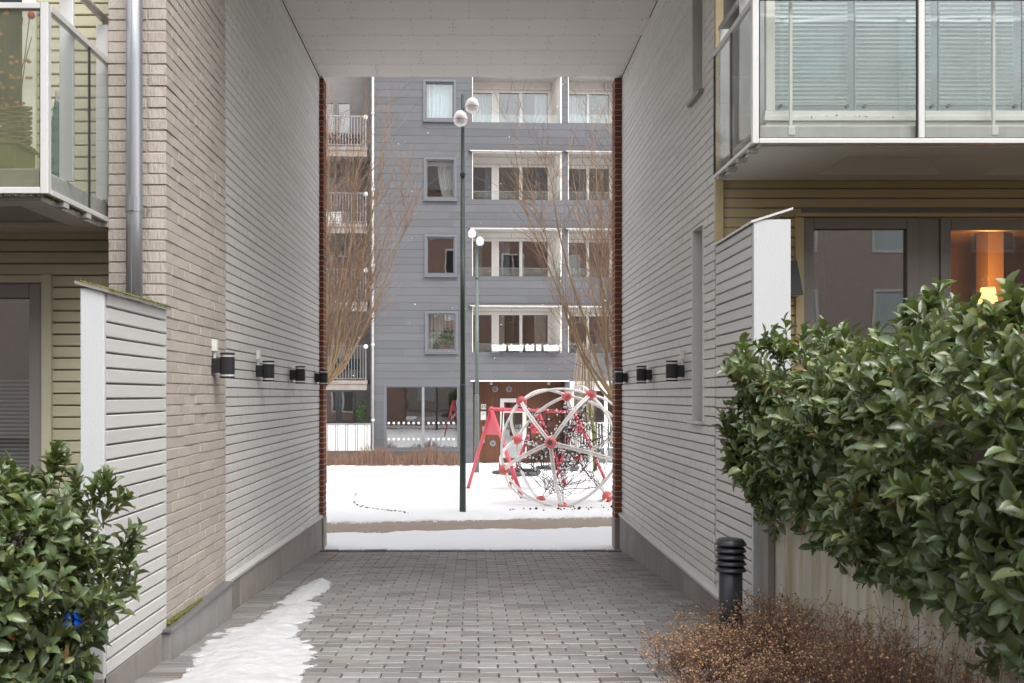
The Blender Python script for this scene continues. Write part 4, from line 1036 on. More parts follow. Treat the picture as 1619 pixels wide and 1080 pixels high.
# floors behind the windows
flr = MB()
for py in (75, 197, 320, 441, 561, 598):
    zz = Fz(748, py); flr.box(X0+.1, X1, .34 if py != 598 else 1.9, 5.9, zz-.12, zz)
lk(flr, 'floor_slab', M['room'])
part = MB()
for px in (733, 893): part.box(Fx(px), Fx(px)+.1, .34, 5.9, base_z, ZT)
lk(part, 'partition', M['room'])
def window(q, m_frame, m_glass, dep=.02, w=.085, parent=blk, name='window', extra=None, proud=.05):
    a, c, e, f = q; fr = MB()
    fr.box(a, c, -proud, .13, e, e+w); fr.box(a, c, -proud, .13, f-w, f); fr.box(a, a+w, -proud+.001, .129, e+w, f-w); fr.box(c-w, c, -proud+.001, .129, e+w, f-w)
    o = lk(fr, name, m_frame, parent)
    lk(MB().box(a+w+.05, c-w-.05, .08, .088, e+w+.05, f-w-.05), 'pane', m_glass, o)
    s = MB(); i = w; j = w+.05
    s.box(a+i, c-i, -.0, .12, e+i, e+j); s.box(a+i, c-i, 0, .12, f-j, f-i); s.box(a+i, a+j, .001, .119, e+j, f-j); s.box(c-j, c-i, .001, .119, e+j, f-j)
    lk(s, 'sash', M['frame_white'] if False else m_frame, o)
    lk(MB().box(a-.02, c+.02, -.09, .02, e-.035, e-.003), 'sill', m_frame, o)
    return o
def drape(x0, x1, z0, z1, y, m, parent, amp=.03, n=28, gather=None):
    mb = MB(); P0 = []
    for k in range(n+1):
        t = k/n; P0.append((x0+(x1-x0)*t, y+amp*math.sin(k*1.55)+amp*.4*math.sin(k*.7)))
    nz_ = 6
    for j in range(nz_):
        za, zb = z0+(z1-z0)*j/nz_, z0+(z1-z0)*(j+1)/nz_
        ga = gb_ = 0
        if gather:
            ga = gather*max(0, 1-j/nz_)**2; gb_ = gather*max(0, 1-(j+1)/nz_)**2
        for (a, c) in zip(P0[:-1], P0[1:]):
            s = lambda p, g: x1-(x1-p)*(1-g)
            mb.quad((s(a[0],ga),a[1],za),(s(c[0],ga),c[1],za),(s(c[0],gb_),c[1],zb),(s(a[0],gb_),a[1],zb))
    return lk(mb, 'curtain', m, parent, True)
W1 = window(wins[0], M['blue_frame'], M['glass_pale']); drape(wins[0][0]+.1, wins[0][1]-.1, wins[0][2], wins[0][3], .25, M['curtain_blue'], W1)
W2 = window(wins[1], M['blue_frame'], M['glass_far']); q = wins[1]; drape(q[0]+.52, q[1]-.12, q[2]+.1, q[3]-.1, .28, M['curtain'], W2, gather=.35)
lk(MB().box(q[0]+.13, q[1]-.13, .16, .20, q[3]-.29, q[3]-.14), 'roller_blind', M['curtain'], W2)
W3 = window(wins[2], M['blue_frame'], M['glass_far'])
W4 = window(wins[3], M['blue_frame'], M['glass_win']); q = wins[3]; drape(q[0]+.1, q[1]-.1, q[2]+.1, q[3], .40, M['curtain'], W4, .04)
lk(MB().box(q[0]+.1, q[1]-.1, .12, .36, q[2]+.02, q[2]+.15), 'inner_sill', M['curtain'], W4)
def local_thing(name, lx, ly, z, label, cat, group=None):
    ca, sa = math.cos(math.atan(TH)), math.sin(math.atan(TH))
    return thing(name, (lx*ca-ly*sa, D0+lx*sa+ly*ca, z), label, cat, group, rotz=math.atan(TH))
hp = local_thing('house_plant', Fx(706,.24), .24, q[2]+.15, 'leafy potted plant on the sill of the lowest small window', 'plant')
lk(MB().lathe([(.09,0),(.12,.14),(.10,.14)], n=12), 'pot', M['terracotta'], hp)
pb_ = MB()
for i in range(120):
    a = random.uniform(0,6.28); r = abs(random.gauss(0,.2)); z = .18+random.random()*.62*(1-min(r,.4)); pb_.ball((r*math.cos(a), r*.45*math.sin(a), z), .045, 5, 3, (1,.4,.7))
for i in range(9): pb_.tube([(0,0,.12),(random.gauss(0,.12),random.gauss(0,.05),.5)], .008, 4)
lk(pb_, 'leaves', M['plant'], hp)
hp2 = local_thing('cactus_pot', Fx(690,.22), .22, q[2]+.15, 'small round plant in a low pot, left of the leafy one', 'plant')
lk(MB().lathe([(.12,0),(.15,.09),(.12,.09)], n=12), 'pot', M['cap_grey'], hp2); lk(MB().ball((0,0,.15), .13, 10, 6, (1,1,.7)), 'crown', M['plant'], hp2)

# loggias
def loggia(q, px0, pys, panes, ptop, row, second=False):
    a, c, e, f = q; DP = .85
    L = MB(); L.box(a, c, -.012, .035, f-.05, f); L.box(a, a+.03, -.012, .034, e, f-.051); L.box(c-.05, c, -.012, .034, e, f-.051)
    lo = lk(L, 'loggia', M['cream_frame'])
    b_ = MB(); b_.add([(c-.05,.036,e-.15),(c-.28,DP,e-.15),(c-.28,DP,f),(c-.05,.036,f),(c+.02,.036,e-.15),(c+.02,DP,e-.15),(c+.02,DP,f),(c+.02,.036,f)], [(0,1,2,3),(4,7,6,5),(0,3,7,4),(1,5,6,2)]); lk(MB().box(a-.02, a+.02, .036, DP, e-.15, f), 'side_wall', M['cream_frame'], lo); lk(b_, 'side_wall', M['cream_frame'], lo)
    lk(MB().box(a, c, .036, DP, f-.02, f+.1), 'soffit', M['slab'], lo)
    lk(MB().box(a-.02, c+.02, .036, DP, e-.2, e-.12), 'deck', M['slab'], lo)
    pn = [(Fx(p0,DP), Fx(p1,DP), e-.12, Fz((p0+p1)/2,ptop,DP)) for p0, p1 in panes]
    bw = MB()
    for s in subtract(a-.1, c+.3, e-.2, f+.2, pn): bw.box(s[0], s[1], DP, DP+.12, s[2], s[3])
    bwo = lk(bw, 'back_wall', M['cream_frame'], lo)
    zt = pn[0][3]+.12
    g = MB(); g.box(a, c, DP-.004, DP, zt, zt+.012)
    for xx in np.arange(a+1.55, c, 1.55): g.box(xx, xx+.012, DP-.0045, DP-.0005, zt+.012, f)
    lk(g, 'joint', M['cap_grey'], lo)
    gm = M['glass_pale'] if row == 0 else M['glass_far']
    for p in pn:
        lk(MB().box(p[0], p[1], DP+.06, DP+.066, p[2], p[3]), 'pane', gm, lo)
        fm = MB(); w = .04
        fm.box(p[0]-.03, p[1]+.03, DP-.02, DP+.001, p[3], p[3]+.05); fm.box(p[0]-.05, p[0], DP-.021, DP+.001, p[2], p[3]); fm.box(p[1], p[1]+.05, DP-.021, DP+.001, p[2], p[3]); lk(fm, 'frame', M['frame_white'], lo)
    if row == 2:
        for p in pn[:2]: drape(p[0]+.05, p[0]+.55*(p[1]-p[0]), p[2], p[3], DP+.3, M['curtain_blue'], lo)
    if row in (0, 3):
        p = pn[-1]; drape(p[0]+.5, p[1]-.05, p[2], p[3], DP+.3, M['curtain'] if row == 3 else M['curtain_blue'], lo)
    rr_ = random.Random(row*10+second)
    for p in pn:
        if rr_.random() < .75 and row in (1, 3):
            w_ = (p[1]-p[0])*rr_.uniform(.15,.45); x_ = p[0]+.03 if rr_.random() < .5 else p[1]-w_-.03
            drape(x_, x_+w_, p[2], p[3], DP+.28, rr_.choice([M['curtain'], M['curtain_blue'], M['room_warm'], M['cream_frame']]), lo, n=12)
        if rr_.random() < .5:
            w_ = (p[1]-p[0])*rr_.uniform(.3,.6); x_ = rr_.uniform(p[0], p[1]-w_); h_ = rr_.uniform(.5,1.1); lk(MB().box(x_, x_+w_, DP+1.2, DP+1.5, p[2], p[2]+h_), 'furniture', rr_.choice([M['wood'], M['bay'], M['cream_frame']]), lo)
    if row == 0: drape(pn[0][0]+.05, pn[0][1], pn[0][2], pn[0][3], DP+.35, M['curtain_blue'], lo)
    lk(MB().box(a+.05, c-.07, .045, .053, e+.01, e+.31), 'railing_glass', M['glass_near'], lo)
    lk(MB().box(a+.05, c-.07, .042, .06, e+.312, e+.324), 'top_rail', M['galv'], lo)
    if row > 0:
        lk(MB().box(a-.13, c+.05, -.10, -.02, f+.005, f+.055), 'awning_box', M['cap_grey'], lo)
        lk(MB().box(a-.08, c, -.14, -.101, f-.02, f+.004), 'awning_rail', M['frame_white'], lo)
    return lo
PT = [147, 264.5, 381.5, 498]
for i, (y0, y1) in enumerate(LY):
    loggia(logs[i], 746, (y0,y1), [(746.5,779),(790.5,823),(827.5,868)], PT[i], i)
    loggia(logs2[i], 898, (y0,y1), [(899.5,929),(933,965),(975,1008)], PT[i]+2, i, True)
e4 = logs[3][2]
for i, (p0, p1) in enumerate(((777,800),(803,827),(830,844),(847,855),(859,884))):
    x0, x1 = Fx(p0,-.1), Fx(p1,-.1)
    lab = ['white balcony box, leftmost of those hung on the lowest loggia railing', 'long white balcony box, second from the left on the lowest loggia', 'short white balcony box in the middle of the lowest loggia railing', 'tiny white pot hung between two boxes on the lowest loggia railing', 'white balcony box, rightmost of those hung on the lowest loggia railing'][i]
    t = local_thing('planter_box', (x0+x1)/2, -.12, e4+.05, lab, 'planter', 'white boxes on the lowest loggia railing')
    w = (x1-x0)/2; mb = MB(); mb.add([(-w*.93,-.07,0),(w*.93,-.07,0),(w*.93,.07,0),(-w*.93,.07,0),(-w,-.09,.2),(w,-.09,.2),(w,.09,.2),(-w,.09,.2)], [(0,3,2,1),(0,1,5,4),(1,2,6,5),(2,3,7,6),(3,0,4,7),(4,5,6,7)])
    lk(mb, 'box', M['planter_white'], t); lk(MB().box(-w-.01, w+.01, -.10, .10, .19, .215), 'rim', M['planter_white'], t)
    lk(MB().box(-w*.6, -w*.6+.04, .0, .13, .216, .26).box(w*.6, w*.6+.04, .0, .13, .216, .26), 'hook', M['frame_white'], t)

# shop window with rows of dots
sw = window((shop[0], shop[1], shop[2], shop[3]), M['blue_frame'], M['glass_far'], w=.05, name='shop_window', proud=.02)
xm = Fx(669); lk(MB().box(xm-.05, xm+.05, .0, .13, shop[2]+.1, shop[3]-.1), 'mullion', M['galv'], sw)
dm = MB().lathe([(.047,-.001),(.047,.001)], n=12, axis='y').mesh('dot', M['planter_white'])
for rowy in (669, 694.5):
    for i in range(15):
        px = 614.5+i*7.9
        if abs(px-669) < 3: continue
        o = link('dot', dm, sw, loc=(Fx(px), .075, Fz(px,rowy)), local=True)
lk(MB().box(shop[0], shop[1], 2.6, 2.65, base_z, shop[3]+.2), 'shop_back', M['room'])
# entrance
EN = ent; dpt = .9
en_ = lk(MB().box(EN[0]-.02, EN[0], .03, dpt, EN[2], EN[3]).box(EN[1], EN[1]+.02, .03, dpt, EN[2], EN[3]), 'entrance', M['wood'])
dr = rect(792.5, 630, 834, 724, dpt)
for i in range(60):
    a = EN[0]+(EN[1]-EN[0]+.02)*i/60; c = EN[0]+(EN[1]-EN[0]+.02)*(i+1)/60-.004
    pcs = subtract(a, c, EN[2], EN[3], [dr])
    mb = MB()
    for s in pcs: mb.box(s[0], s[1], dpt, dpt+.03, s[2], s[3])
    if pcs: lk(mb, 'plank', M['wood'], en_)
lk(MB().box(EN[0], EN[1], .04, dpt, EN[3]-.02, EN[3]+.05), 'soffit', M['wood'], en_)
lk(MB().box(EN[0]-.1, EN[1]+.15, -.10, .02, EN[3]-.01, EN[3]+.04), 'canopy_edge', M['frame_white'], en_)
df = MB(); w = .15; a, c, e, f = dr
df.box(a, c, dpt-.03, dpt+.05, f-w, f); df.box(a, a+w, dpt-.03, dpt+.05, e, f-w-.001); df.box(c-w, c, dpt-.03, dpt+.05, e, f-w-.001); df.box(a+w, c-w, dpt-.029, dpt+.049, f-.55, f-.47)
do = lk(df, 'door', M['frame_white'], en_)
lk(MB().box(a+w, c-w, dpt+.005, dpt+.012, e, f-w), 'pane', M['glass_far'], do); lk(MB().box(c-w-.12, c-w-.08, dpt-.1, dpt-.07, e+.7, e+1.3), 'handle', M['galv'], do)
lk(MB().box(EN[0], EN[1], dpt+1.5, dpt+1.55, base_z, EN[3]), 'hall_back', M['room'], en_)
for px, py in ((784.6,615.5),(806.5,615.5),(781,701)):
    rl = lk(MB().lathe([(.11,-.02),(.11,.01),(.09,.012)], (Fx(px,dpt), dpt-.01, Fz(px,py,dpt)), 18, 'y'), 'round_light', M['galv'], en_)
    lk(MB().lathe([(.075,-.03),(.075,-.021)], (Fx(px,dpt), dpt-.01, Fz(px,py,dpt)), 18, 'y'), 'lens', M['cap_grey'], rl)
for px in (777, 868): lk(MB().box(Fx(px)-.05, Fx(px)+.05, .06, .2, EN[3]-.13, EN[3]-.021), 'ceiling_spot', M['galv'], en_)
ns = rect(762.3, 639, 770, 647.2, dpt); nsg = lk(MB().box(ns[0], ns[1], dpt-.02, dpt-.002, ns[2], ns[3]), 'number_plate', M['planter_white'], en_)
tcu = bpy.data.curves.new('number', 'FONT'); tcu.body = '13'; tcu.size = .17; tcu.align_x = 'CENTER'; tcu.align_y = 'CENTER'; tcu.offset = .004
tob = bpy.data.objects.new('number_tmp', tcu); C.objects.link(tob); dg = bpy.context.evaluated_depsgraph_get(); tme = bpy.data.meshes.new_from_object(tob.evaluated_get(dg)); bpy.data.objects.remove(tob)
tme.materials.clear(); tme.materials.append(M['black'])
link('number', tme, nsg, loc=((ns[0]+ns[1])/2, dpt-.0235, (ns[2]+ns[3])/2), rot=(R(90),0,0), local=True)
n2 = rect(761.8, 650.5, 770.2, 664, dpt); n2o = lk(MB().box(n2[0], n2[1], dpt-.02, dpt-.002, n2[2], n2[3]), 'notice_plate', M['planter_white'], en_)
lk(MB().box(n2[0]+.04, n2[1]-.06, dpt-.024, dpt-.0205, n2[3]-.10, n2[3]-.085).box(n2[0]+.04, n2[1]-.09, dpt-.024, dpt-.0205, n2[3]-.13, n2[3]-.12), 'notice_line', M['cap_grey'], n2o)
for (p0,y0,p1,y1) in ((764,674,768,682),(778,674,781,678),(764.5,690,768,700)):
    ip = rect(p0,y0,p1,y1,dpt); lk(MB().box(ip[0],ip[1],dpt-.03,dpt-.002,ip[2],ip[3]), 'intercom', M['galv'], en_)
# right hand glass front and its white railing
a, c, e, f = rgl
gf = MB(); gf.box(a, a+.14, -.03, .1, e, f); gf.box(a+.141, c, -.029, .1, f-.10, f); gf.box(a+.141, c, -.028, .1, f-.36, f-.28)
for px in (935, 958, 985): gf.box(Fx(px)-.06, Fx(px)+.06, -.02, .09, e, f-.361)
gf = lk(gf, 'glass_front', M['frame_white'])
lk(MB().box(a+.14, c, .04, .048, e, f-.36), 'pane', M['glass_pale'], gf)
lk(MB().box(a+.14, c, .05, .06, f-.28, f-.1), 'top_panel', M['cream_frame'], gf)
lk(MB().box(a, c, 1.8, 1.85, base_z, f), 'back', M['room'], gf)
rl = thing('railing', (Fx(940), D0-1.0, -.7), 'low white bar railing in front of the right hand glass front', 'railing')
zt, zb = Fz(940,668,-1.2), Fz(940,708,-1.2); x0, x1 = Fx(905,-1.2), Fx(1010,-1.2); yy = D0-1.0
MB().box(x0, x1, yy-.02, yy+.02, zt-.03, zt).build('top_rail', M['frame_white'], rl); MB().box(x0, x1, yy-.02, yy+.02, zb, zb+.03).build('bottom_rail', M['frame_white'], rl)
bm = MB().box(-.012, .012, -.012, .012, zb+.03, zt-.03).mesh('bar', M['frame_white'])
for k in range(int((x1-x0)/.11)): link('bar', bm, rl, loc=(x0+.03+k*.11, yy, 0))
for k in range(4): MB().box(x0+k*.8, x0+k*.8+.04, yy+.021, yy+.05, -.75, zt-.002).build('post', M['frame_white'], rl)
# white rain pipe on the corner
lk(MB().tube([(Fx(589.5,-.06), -.06, base_z), (Fx(589.5,-.06), -.06, ZT)], .046, 10), 'rain_pipe', M['flash'], smooth=True)
pc = MB()
for py in (180, 300, 420, 545, 664): pc.lathe([(.065,-.03),(.065,.03)], (Fx(589.5,-.06), -.06, Fz(589.5,py)), 12)
lk(pc, 'pipe_collar', M['frame_white'])
# recessed balcony bay on the left
DB = 1.7; xb1 = Fx(586); xb0 = Fx(430)
lk(MB().box(xb1, X0-.021, .0, DB+.3, base_z, ZT), 'return_wall', M['slate'])
rows = [(232,183),(353.5,304.5),(477,425),(601.5,546)]
bwin = []
for i, (sy, ry) in enumerate(rows):
    zs = Fz(550, sy); bwin.append((Fx(480,DB), Fx(533,DB), zs+.1, zs+2.2)); bwin.append((Fx(536,DB), Fx(559,DB), zs+.1, zs+2.2))
bwin.append((Fx(500,DB), Fx(537,DB), Fz(520,672,DB), Fz(520,617,DB))); bwin.append((Fx(541,DB), Fx(564,DB), Fz(520,672,DB), Fz(520,617,DB)))
bw = MB()
for s in subtract(xb0, xb1, base_z, ZT, bwin): bw.box(s[0], s[1], DB, DB+.2, s[2], s[3])
bw = lk(bw, 'bay_wall', M['bay'])
for k, p in enumerate(bwin):
    fm = MB(); w = .07; fm.box(p[0], p[1], DB-.03, DB+.05, p[3]-w, p[3]); fm.box(p[0], p[0]+w, DB-.029, DB+.05, p[2], p[3]-w); fm.box(p[1]-w, p[1], DB-.029, DB+.05, p[2], p[3]-w)
    wo = lk(fm, 'window', M['bay'] if k < 8 else M['blue_frame'])
    lk(MB().box(p[0]+w, p[1]-w, DB+.02, DB+.028, p[2], p[3]-w), 'pane', M['glass_pale'] if k < 2 else M['glass_far'], wo)
lk(MB().box(xb0, xb1, DB+2.5, DB+2.6, base_z, ZT), 'bay_back', M['room'])
barm = None
for i, (sy, ry) in enumerate(rows):
    zs = Fz(550, sy); zr = Fz(550, ry)
    sl_ = lk(MB().box(xb0, xb1-.12, -.05, DB-.002, zs-.13, zs).box(xb0, xb1-.14, -.02, .08, zs-.36, zs-.131), 'bay_balcony', M['bay_slab'])
    lk(MB().box(xb0, xb1-.15, -.02, .02, zr-.03, zr).box(xb0, xb1-.15, -.02, .02, zs+.05, zs+.075), 'rail', M['galv'], sl_)
    lk(MB().box(xb1-.20, xb1-.16, -.021, .021, zs, zr+.01), 'post', M['galv'], sl_)
    lk(MB().ball((xb1-.18, 0, zr-.05), .09, 8, 6), 'rail_end', M['frame_white'], sl_)
    bmesh_ = MB().box(-.011, .011, -.011, .011, zs+.076, zr-.031).mesh('bar', M['galv'])
    for k in range(18): link('bar', bmesh_, sl_, loc=(xb1-.28-k*.108, 0, 0), local=True)
zs = Fz(550, 232)
wp = local_thing('log_pile', Fx(545,.3), .35, zs, 'stacked brown firewood on the topmost bay balcony', 'firewood')
for r_ in range(5):
    for k in range(13): lk(MB().tube([(-.95+k*.125+random.gauss(0,.01)+(r_%2)*.06, -.2, .06+r_*.115), (-.95+k*.125+(r_%2)*.06, .18, .06+r_*.115)], random.uniform(.045,.062), 7), 'log', M['timber_edge'] if random.random() < .5 else M['wood'], wp)
zs = Fz(550, 353.5)
cb_ = local_thing('cushion_box', Fx(527,.5), .5, zs, 'white storage box on the second bay balcony from the top', 'box')
lk(MB().cbox(-.55,.35,-.25,.25,0,.42,.03), 'body', M['planter_white'], cb_); lk(MB().cbox(-.57,.37,-.27,.27,.422,.48,.02), 'lid', M['planter_white'], cb_)
zs = Fz(550, 601.5)
cb2 = local_thing('bench', Fx(549,.6), .6, zs, 'dark bench on the lowest bay balcony', 'bench')
lk(MB().box(-.5,.5,-.2,.2,.4,.45), 'seat', M['black'], cb2); lk(MB().box(-.5,.5,.2,.24,.45,.85), 'backrest', M['black'], cb2)
for sx in (-.46,.42): lk(MB().box(sx,sx+.04,-.18,.18,0,.4), 'leg', M['black'], cb2)
# white fence panel under the bay
pf = local_thing('fence_panel', Fx(545,-.05), -.05, -.7, 'white panelled parapet with battens below the bay balconies', 'parapet')
z1_, z0_ = Fz(550,670.5), Fz(550,716); x0 = Fx(440)-Fx(545,-.05); x1 = Fx(586.5)-Fx(545,-.05); zo = .7
edges = [515, 518.5, 530.5, 534.5, 546.5, 550, 562, 565.5, 577, 580.5, 586.5]
lk(MB().box(x0, x1-.01, .0, .05, z0_+zo, z1_+zo-.02), 'backing', M['cap_grey'], pf)
prev = 441
for ed in edges:
    a, c = Fx(prev)-Fx(545,-.05)+.012, Fx(ed)-Fx(545,-.05)-.012
    lk(MB().box(a, c, -.03, -.001, z0_+zo, z1_+zo-.021), 'panel', M['planter_white'], pf); prev = ed
lk(MB().box(x0, x1+.02, -.05, .08, z1_+zo-.02, z1_+zo+.03), 'capping', M['galv'], pf)
wr = local_thing('wreath', Fx(574,.6), .6, Fz(574,650,.6), 'dark green hanging plant in the corner below the bay', 'plant')
wb = MB()
for i in range(70): wb.ball((random.gauss(0,.09), random.gauss(0,.04), random.gauss(0,.18)), .05, 5, 3, (1,.5,.8))
lk(wb, 'foliage', M['plant'], wr)

# timber edging and bare hedge along the block
te = tag(MB().box(Fx(470,-1.1), Fx(727,-1.1), D0-1.25, D0-1.12, -.72, Fz(620,713,-1.1)).build('timber_edging', M['timber_edge']), 'low weathered timber edging behind the bare brown hedge', 'edging')
bh = MB()
for i in range(1100):
    x = random.uniform(Fx(490,-1.9), Fx(729,-1.9)); y = D0-1.9+random.gauss(0,.2); h = random.uniform(.35,.78)*(.85+.2*math.sin(x*3.1)+.1*math.sin(x*7.7))
    cl = round(x/.4)*.4; xb = cl+(x-cl)*.7+random.gauss(0,.05)
    bh.tube([(xb, y, zg(y)-.02), ((xb+x)/2, y, zg(y)+h*.5), (x+random.gauss(0,.06), y+random.gauss(0,.08), zg(y)+h)], [.008,.006,.0045], 3, False)
tag(bh.build('bare_hedge', M['hedge_twig']), 'low leafless brown hedge along the foot of the far block', 'hedge', kind='stuff')

# ------------------------------------------------------------------ lamp posts
def lamp_post(x, y, top, r, m, label, lamps, step):
    z0 = zg(y); t = thing('lamp_post', (x, y, z0), label, 'lamp post', 'green lamp posts')
    MB().lathe([(r*1.18, z0-.3), (r*1.18, step), (r*1.0, step+.03), (r, step+.03)], (x,y,0), 16).build('base_tube', m, t, True)
    MB().lathe([(r, step+.03), (r*.95, (step+top)/2), (r*.92,(step+top)/2), (r*.62, top)], (x,y,0), 16).build('shaft', m, t, True)
    MB().lathe([(r*1.08, (step+top)*.62), (r*1.08, (step+top)*.62+.05)], (x,y,0), 16).build('collar', m, t)
    for (dx, dz, dy) in lamps:
        c = (x+dx, y+dy, top+dz)
        prof = [(.005,-.132),(.066,-.126),(.106,-.09),(.122,-.035),(.117,.02),(.094,.078),(.058,.115),(.02,.13),(.004,.132)]
        L = MB().lathe(prof, c, 18).build('globe', M['opal'], t, True)
        MB().lathe([(.122,-.040),(.1235,-.034),(.1225,-.028)], c, 18).build('globe_band', M['galv'], L)
        MB().tube([(x, y, c[2]-.02), (c[0]*.75+x*.25, y+dy*.75, c[2]-.02)], .018, 8).build('arm', M['galv'], t)
        MB().ball((x+dx*.5, y+dy*.5, c[2]-.02), .04, 10, 6).build('joint', M['galv'], t)
    return t
d = 16.2; lx_, _, ztop = P(731.5, 150, d)
lamp_post(lx_, d, ztop, .047, M['post_green'], 'near dark green lamp post with two white globes, in front of the block', [(.165, -.21, -.10), (-.035, -.46, -.20)], P(0,610,d)[2])
d = 28.6; lx_, _, ztop = P(754, 366, d)
lamp_post(lx_, d, ztop, .062, M['post_pale'], 'far pale green lamp post standing before the brown entrance', [(-.15, -.08, -.12), (.09, -.32, -.15)], P(0,625,d)[2])

# ------------------------------------------------------------------ swing
sg = thing('swing_set', (1.4, 22, zg(22)), 'red steel swing frame with nest seats on the snow', 'swing')
A = [Vector(P(777,647,20.6)), Vector(P(851,649,23.0)), Vector(P(909,652,25.4))]
feet = [((738,764,21.9),(828,795,19.0)), ((803,781,22.6),(897,779,22.4)), ((878,762,25.6),(960,771,24.6))]
for a, (f0, f1) in zip(A, feet):
    for q in (f0, f1):
        y = q[2]; foot = Vector(((q[0]-VPX)*y/F, y, zg(y)-.05))
        k = a+Vector((0,0,-.02)); mid = k.lerp(foot, .5)+Vector((0,0,.03))
        MB().tube([k, k.lerp(foot,.25)+Vector((0,0,.015)), mid, foot], .042, 10).build('leg', M['red'], sg, True)
    b0 = Vector(((f0[0]-VPX)*f0[2]/F, f0[2], zg(f0[2]))); b1 = Vector(((f1[0]-VPX)*f1[2]/F, f1[2], zg(f1[2])))
    u, v = a.lerp(b0,.30), a.lerp(b1,.30); th = Vector((0,.012,0))
    MB().add([a-th, u-th, v-th, a+th, u+th, v+th], [(0,1,2),(5,4,3),(0,3,4,1),(1,4,5,2),(2,5,3,0)]).build('gusset', M['red'], sg)
    MB().ball(a, .06, 12, 8).build('joint_cap', M['red'], sg, True)
for a, b_ in ((A[0], A[1]), (A[1], A[2])):
    MB().tube([a, b_], .038, 10).build('beam', M['red'], sg, True)
    for t in (.22, .78):
        c = a.lerp(b_, t); MB().tube([c-(b_-a).normalized()*.04, c+(b_-a).normalized()*.04], .052, 10).build('hanger', M['red'], sg)
for a, b_ in ((A[0], A[1]), (A[1], A[2])):
    c = a.lerp(b_, .5); zs = zg(c.y)+.42; rr = .52
    ring = [(c.x+rr*math.cos(k*math.pi/12), c.y+rr*math.sin(k*math.pi/12), zs+.02*math.sin(k*math.pi/6)) for k in range(25)]
    st = MB().tube(ring, .045, 8).build('nest_seat', M['rubber'], sg, True)
    wb = MB()
    for k in range(-4, 5):
        w = math.sqrt(max(0,.52**2-(k*.11)**2)); wb.tube([(c.x+k*.11, c.y-w, zs), (c.x+k*.11, c.y, zs-.06), (c.x+k*.11, c.y+w, zs)], .014, 5); wb.tube([(c.x-w, c.y+k*.11, zs), (c.x, c.y+k*.11, zs-.06), (c.x+w, c.y+k*.11, zs)], .014, 5)
    wb.build('webbing', M['rubber'], st)
    ch = MB()
    for t, s in ((.22,-1),(.78,1)):
        h = a.lerp(b_, t)
        for k in (-1, 1): ch.tube([h, (c.x+s*rr*.75, c.y+k*rr*.66, zs)], .012, 5)
    ch.build('chain', M['rope'], sg)

# ------------------------------------------------------------------ climbing dome
DC, DR = Vector(P(893, 711, 18.0)), 104*18.0/F
dome = thing('climbing_net_dome', (DC.x, DC.y, zg(18)), 'white tubed climbing sphere with red balls and black rope net', 'climbing frame')
fdir = Vector((-.29, -.94, .15)).normalized(); dn = Vector((.10, 0, -1)); dn = (dn-fdir*dn.dot(fdir)).normalized(); sd_ = fdir.cross(dn)
vs = [fdir]; ct = 1/math.sqrt(5); stt = 2/math.sqrt(5)
for k in range(5):
    a = 2*math.pi*k/5; vs.append(fdir*ct+(dn*math.cos(a)+sd_*math.sin(a))*stt)
for k in range(5):
    a = 2*math.pi*(k+.5)/5; vs.append(-fdir*ct+(dn*math.cos(a)+sd_*math.sin(a))*stt)
vs.append(-fdir)
edges = [(i, j) for i in range(12) for j in range(i+1, 12) if (vs[i]-vs[j]).length < 1.2]
for i, j in edges:
    mid = (vs[i]+vs[j]).normalized(); nrm = vs[i].cross(vs[j]).normalized(); tb = MB()
    for s in (-1, 1):
        pts = []
        for k in range(13):
            t = k/12; v = (vs[i]*math.sin((1-t)*1.1071)+vs[j]*math.sin(t*1.1071))/math.sin(1.1071); pts.append(DC+v*DR+nrm*s*.0195)
        tb.tube(pts, .0175, 7)
    tb.build('tube', M['white_tube'], dome, True)
for v in vs:
    c = DC+v*DR; bl_ = MB().ball(c, .105, 16, 10).build('ball', M['red_ball'], dome, True)
    cp = MB()
    u = v.orthogonal().normalized(); w = v.cross(u)
    ringA = [c+v*.098+(u*math.cos(q)+w*math.sin(q))*.05 for q in [k*math.pi/6 for k in range(12)]]; top = c+v*.112
    cp.add([top]+ringA, [(0, k+1, (k+1) % 12+1) for k in range(12)]).build('ball_cap', M['cap_grey'], bl_, True)
net = MB(); con = MB()
inner = [[DC+v*DR*r for v in vs] for r in (.92, .62, .33)]
for i in range(12):
    net.tube([inner[0][i], inner[1][i]], .0075, 4); net.tube([inner[1][i], inner[2][i]], .0075, 4)
nodes = []
for lay, (r, nsub) in enumerate(((.78,4),(.62,4),(.45,3),(.3,2))):
    for i, j in edges:
        a, b_ = DC+vs[i]*DR*r, DC+vs[j]*DR*r; pts = []
        for k in range(nsub+1):
            t = k/nsub; p = a.lerp(b_, t); p = p+Vector((random.gauss(0,.03), random.gauss(0,.03), random.gauss(0,.03)-.03*math.sin(t*math.pi)))
            pts.append(p); nodes.append(p)
        net.tube(pts, .0075, 4)
for p in nodes[::6]:
    q = min(nodes, key=lambda n_: abs((n_-p).length-.33)); net.tube([p, q], .007, 4)
for p in nodes[::2]: con.octa(p, .024)
for i in range(12):
    for k in range(3): con.octa(DC+vs[i]*DR*(.9-.08*k)+Vector((random.gauss(0,.02),0,random.gauss(0,.02))), .024)
net.build('rope_net', M['rope'], dome, kind='stuff'); con.build('rope_connectors', M['white_tube'], dome, kind='stuff')
tr_ = MB()
for i in range(26):
    x = DC.x+random.uniform(-1.2,1.1); tr_.octa((x, 16.35+.21*x+random.gauss(0,.12), zg(16.6)+.045), random.uniform(.01,.035))
tag(tr_.build('bare_ground_scraps', M['soil']), 'dark scraps of bare ground along the snow edge below the climbing sphere', 'soil', kind='stuff')
